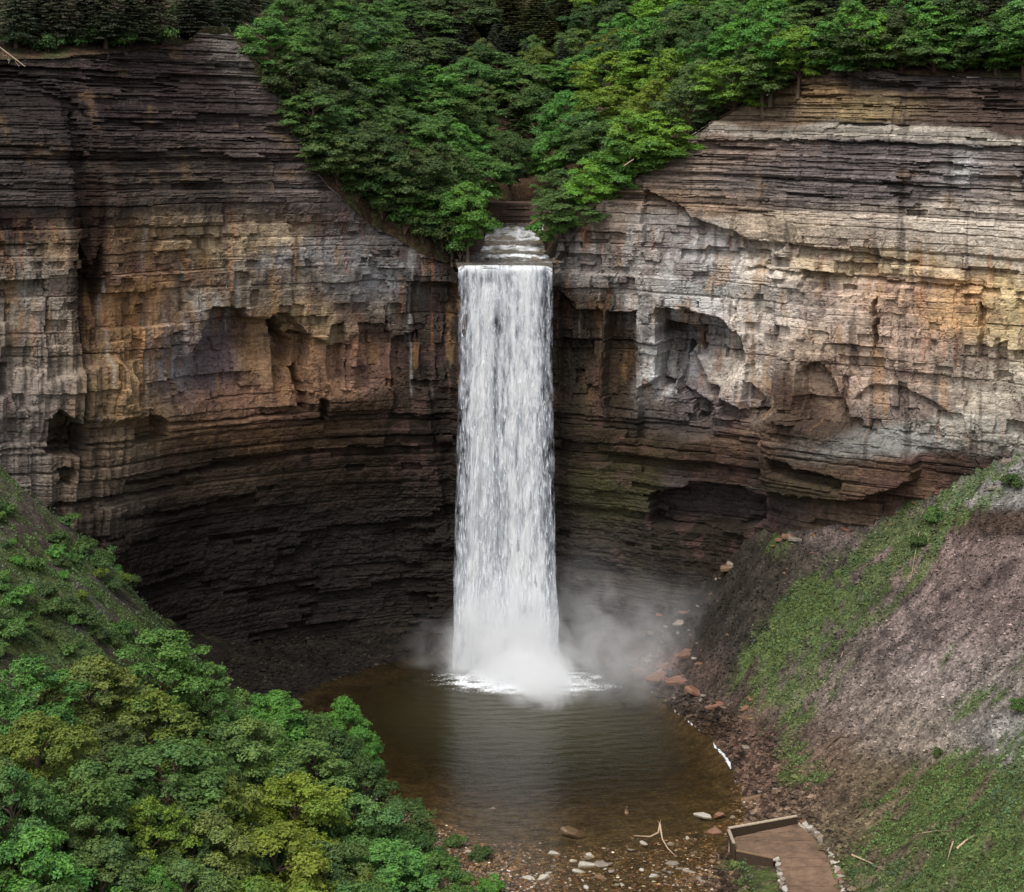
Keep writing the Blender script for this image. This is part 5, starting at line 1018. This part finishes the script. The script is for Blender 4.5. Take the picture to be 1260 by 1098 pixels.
def course_wall(pts, n, w0, lab_mat, zlo, name='stone', rows=2):
    for i in range(n):
        p = along(pts, (i+.5)/n)
        for k_ in range(rows):
            s = w0*random.uniform(.8, 1.15)
            o = stone(p[0]-ox+random.gauss(0, .06), p[1]-oy+random.gauss(0, .05), zb+zlo+k_*.28, s, s*.8, s*.95, random.choice(lab_mat), None, None, parent=PL)
course_wall([onf(955, 1056), onf(960, 1078), onf(967, 1098), onf(975, 1140)], 13, .44, [M_PALE, M_PALE, M_STONE], 1.45)
rw = [(x_+.45, y_+.25) for x_, y_ in rightE]; course_wall(rw, 34, .55, [M_STONE, M_PALE, M_STONE, M_REDSTONE], 1.3, rows=3)

rb_ = random.Random(8)
for i in range(42):
    u = rb_.uniform(790, 1265); y = float(np.interp(u, U, Yb))-rb_.uniform(.5, 7)*rb_.random(); x = (u-CX)*y/F; z = gz(x, y); sc_ = .3+1.0*rb_.random()**3
    vv = HV+(CAMZ-z)*F/y; stone(x, y, z, sc_, sc_*.8, sc_*.8, [M_STONE, M_WETSTONE, M_REDSTONE][i % 3], ('big ' if sc_ > .8 else 'small ')+['grey', 'brown', 'reddish'][i % 3]+' block at the wall foot '+beside(u, vv, [(800, 790, 'misty shore tip'), (860, 720, 'dark scree tongue'), (940, 640, 'top of the dark scree'), (1010, 620, 'pinkish scree head'), (1100, 625, 'brown overhang'), (1150, 628, 'low green bush'), (1200, 580, 'green scree band'), (1245, 590, 'high shrub on the pale scree')], ('above', 'below', 'before', 'past', 'at')), 'blocks along the wall foot')
rr_ = random.Random(3)
for i in range(34):
    y = rr_.uniform(280, 312); x = rr_.uniform(float(np.interp(y, ys, xl)), float(np.interp(y, ys, xr))); edge_ = rr_.random() < .6
    if edge_: x = float(np.interp(y, ys, xl if rr_.random() < .55 else xr))+rr_.gauss(0, .8)
    z = float(np.interp(y, ys, prof)); sc_ = rr_.uniform(.3, 1.1); stone(x, y, z-.05, sc_, sc_*.7, sc_*.7, M_WETSTONE if i % 2 else M_STONE, ('large' if sc_ > .8 else 'small')+(' brown' if i % 2 else ' grey')+' stone in the rapids '+('just behind the lip' if y < 284 else 'midway up the creek' if y < 298 else 'by the creek bend'), 'stones in the rapids above the falls')
from collections import defaultdict
by = defaultdict(list)
for o in COL.objects:
    if o.parent is None and o.get('label') and o.get('category'): by[o['label']].append(o)
for lb, os_ in by.items():
    if 2 <= len(os_) <= 4 and len(lb.split()) <= 13:
        os_.sort(key=lambda q_: -q_.location.z/q_.location.y if q_.location.y else 0)
        for nm_, o in zip({2: ('upper', 'lower'), 3: ('highest', 'middle', 'lowest'), 4: ('highest', 'second', 'third', 'lowest')}[len(os_)], os_): o['label'] = lb+', the '+nm_+' one'
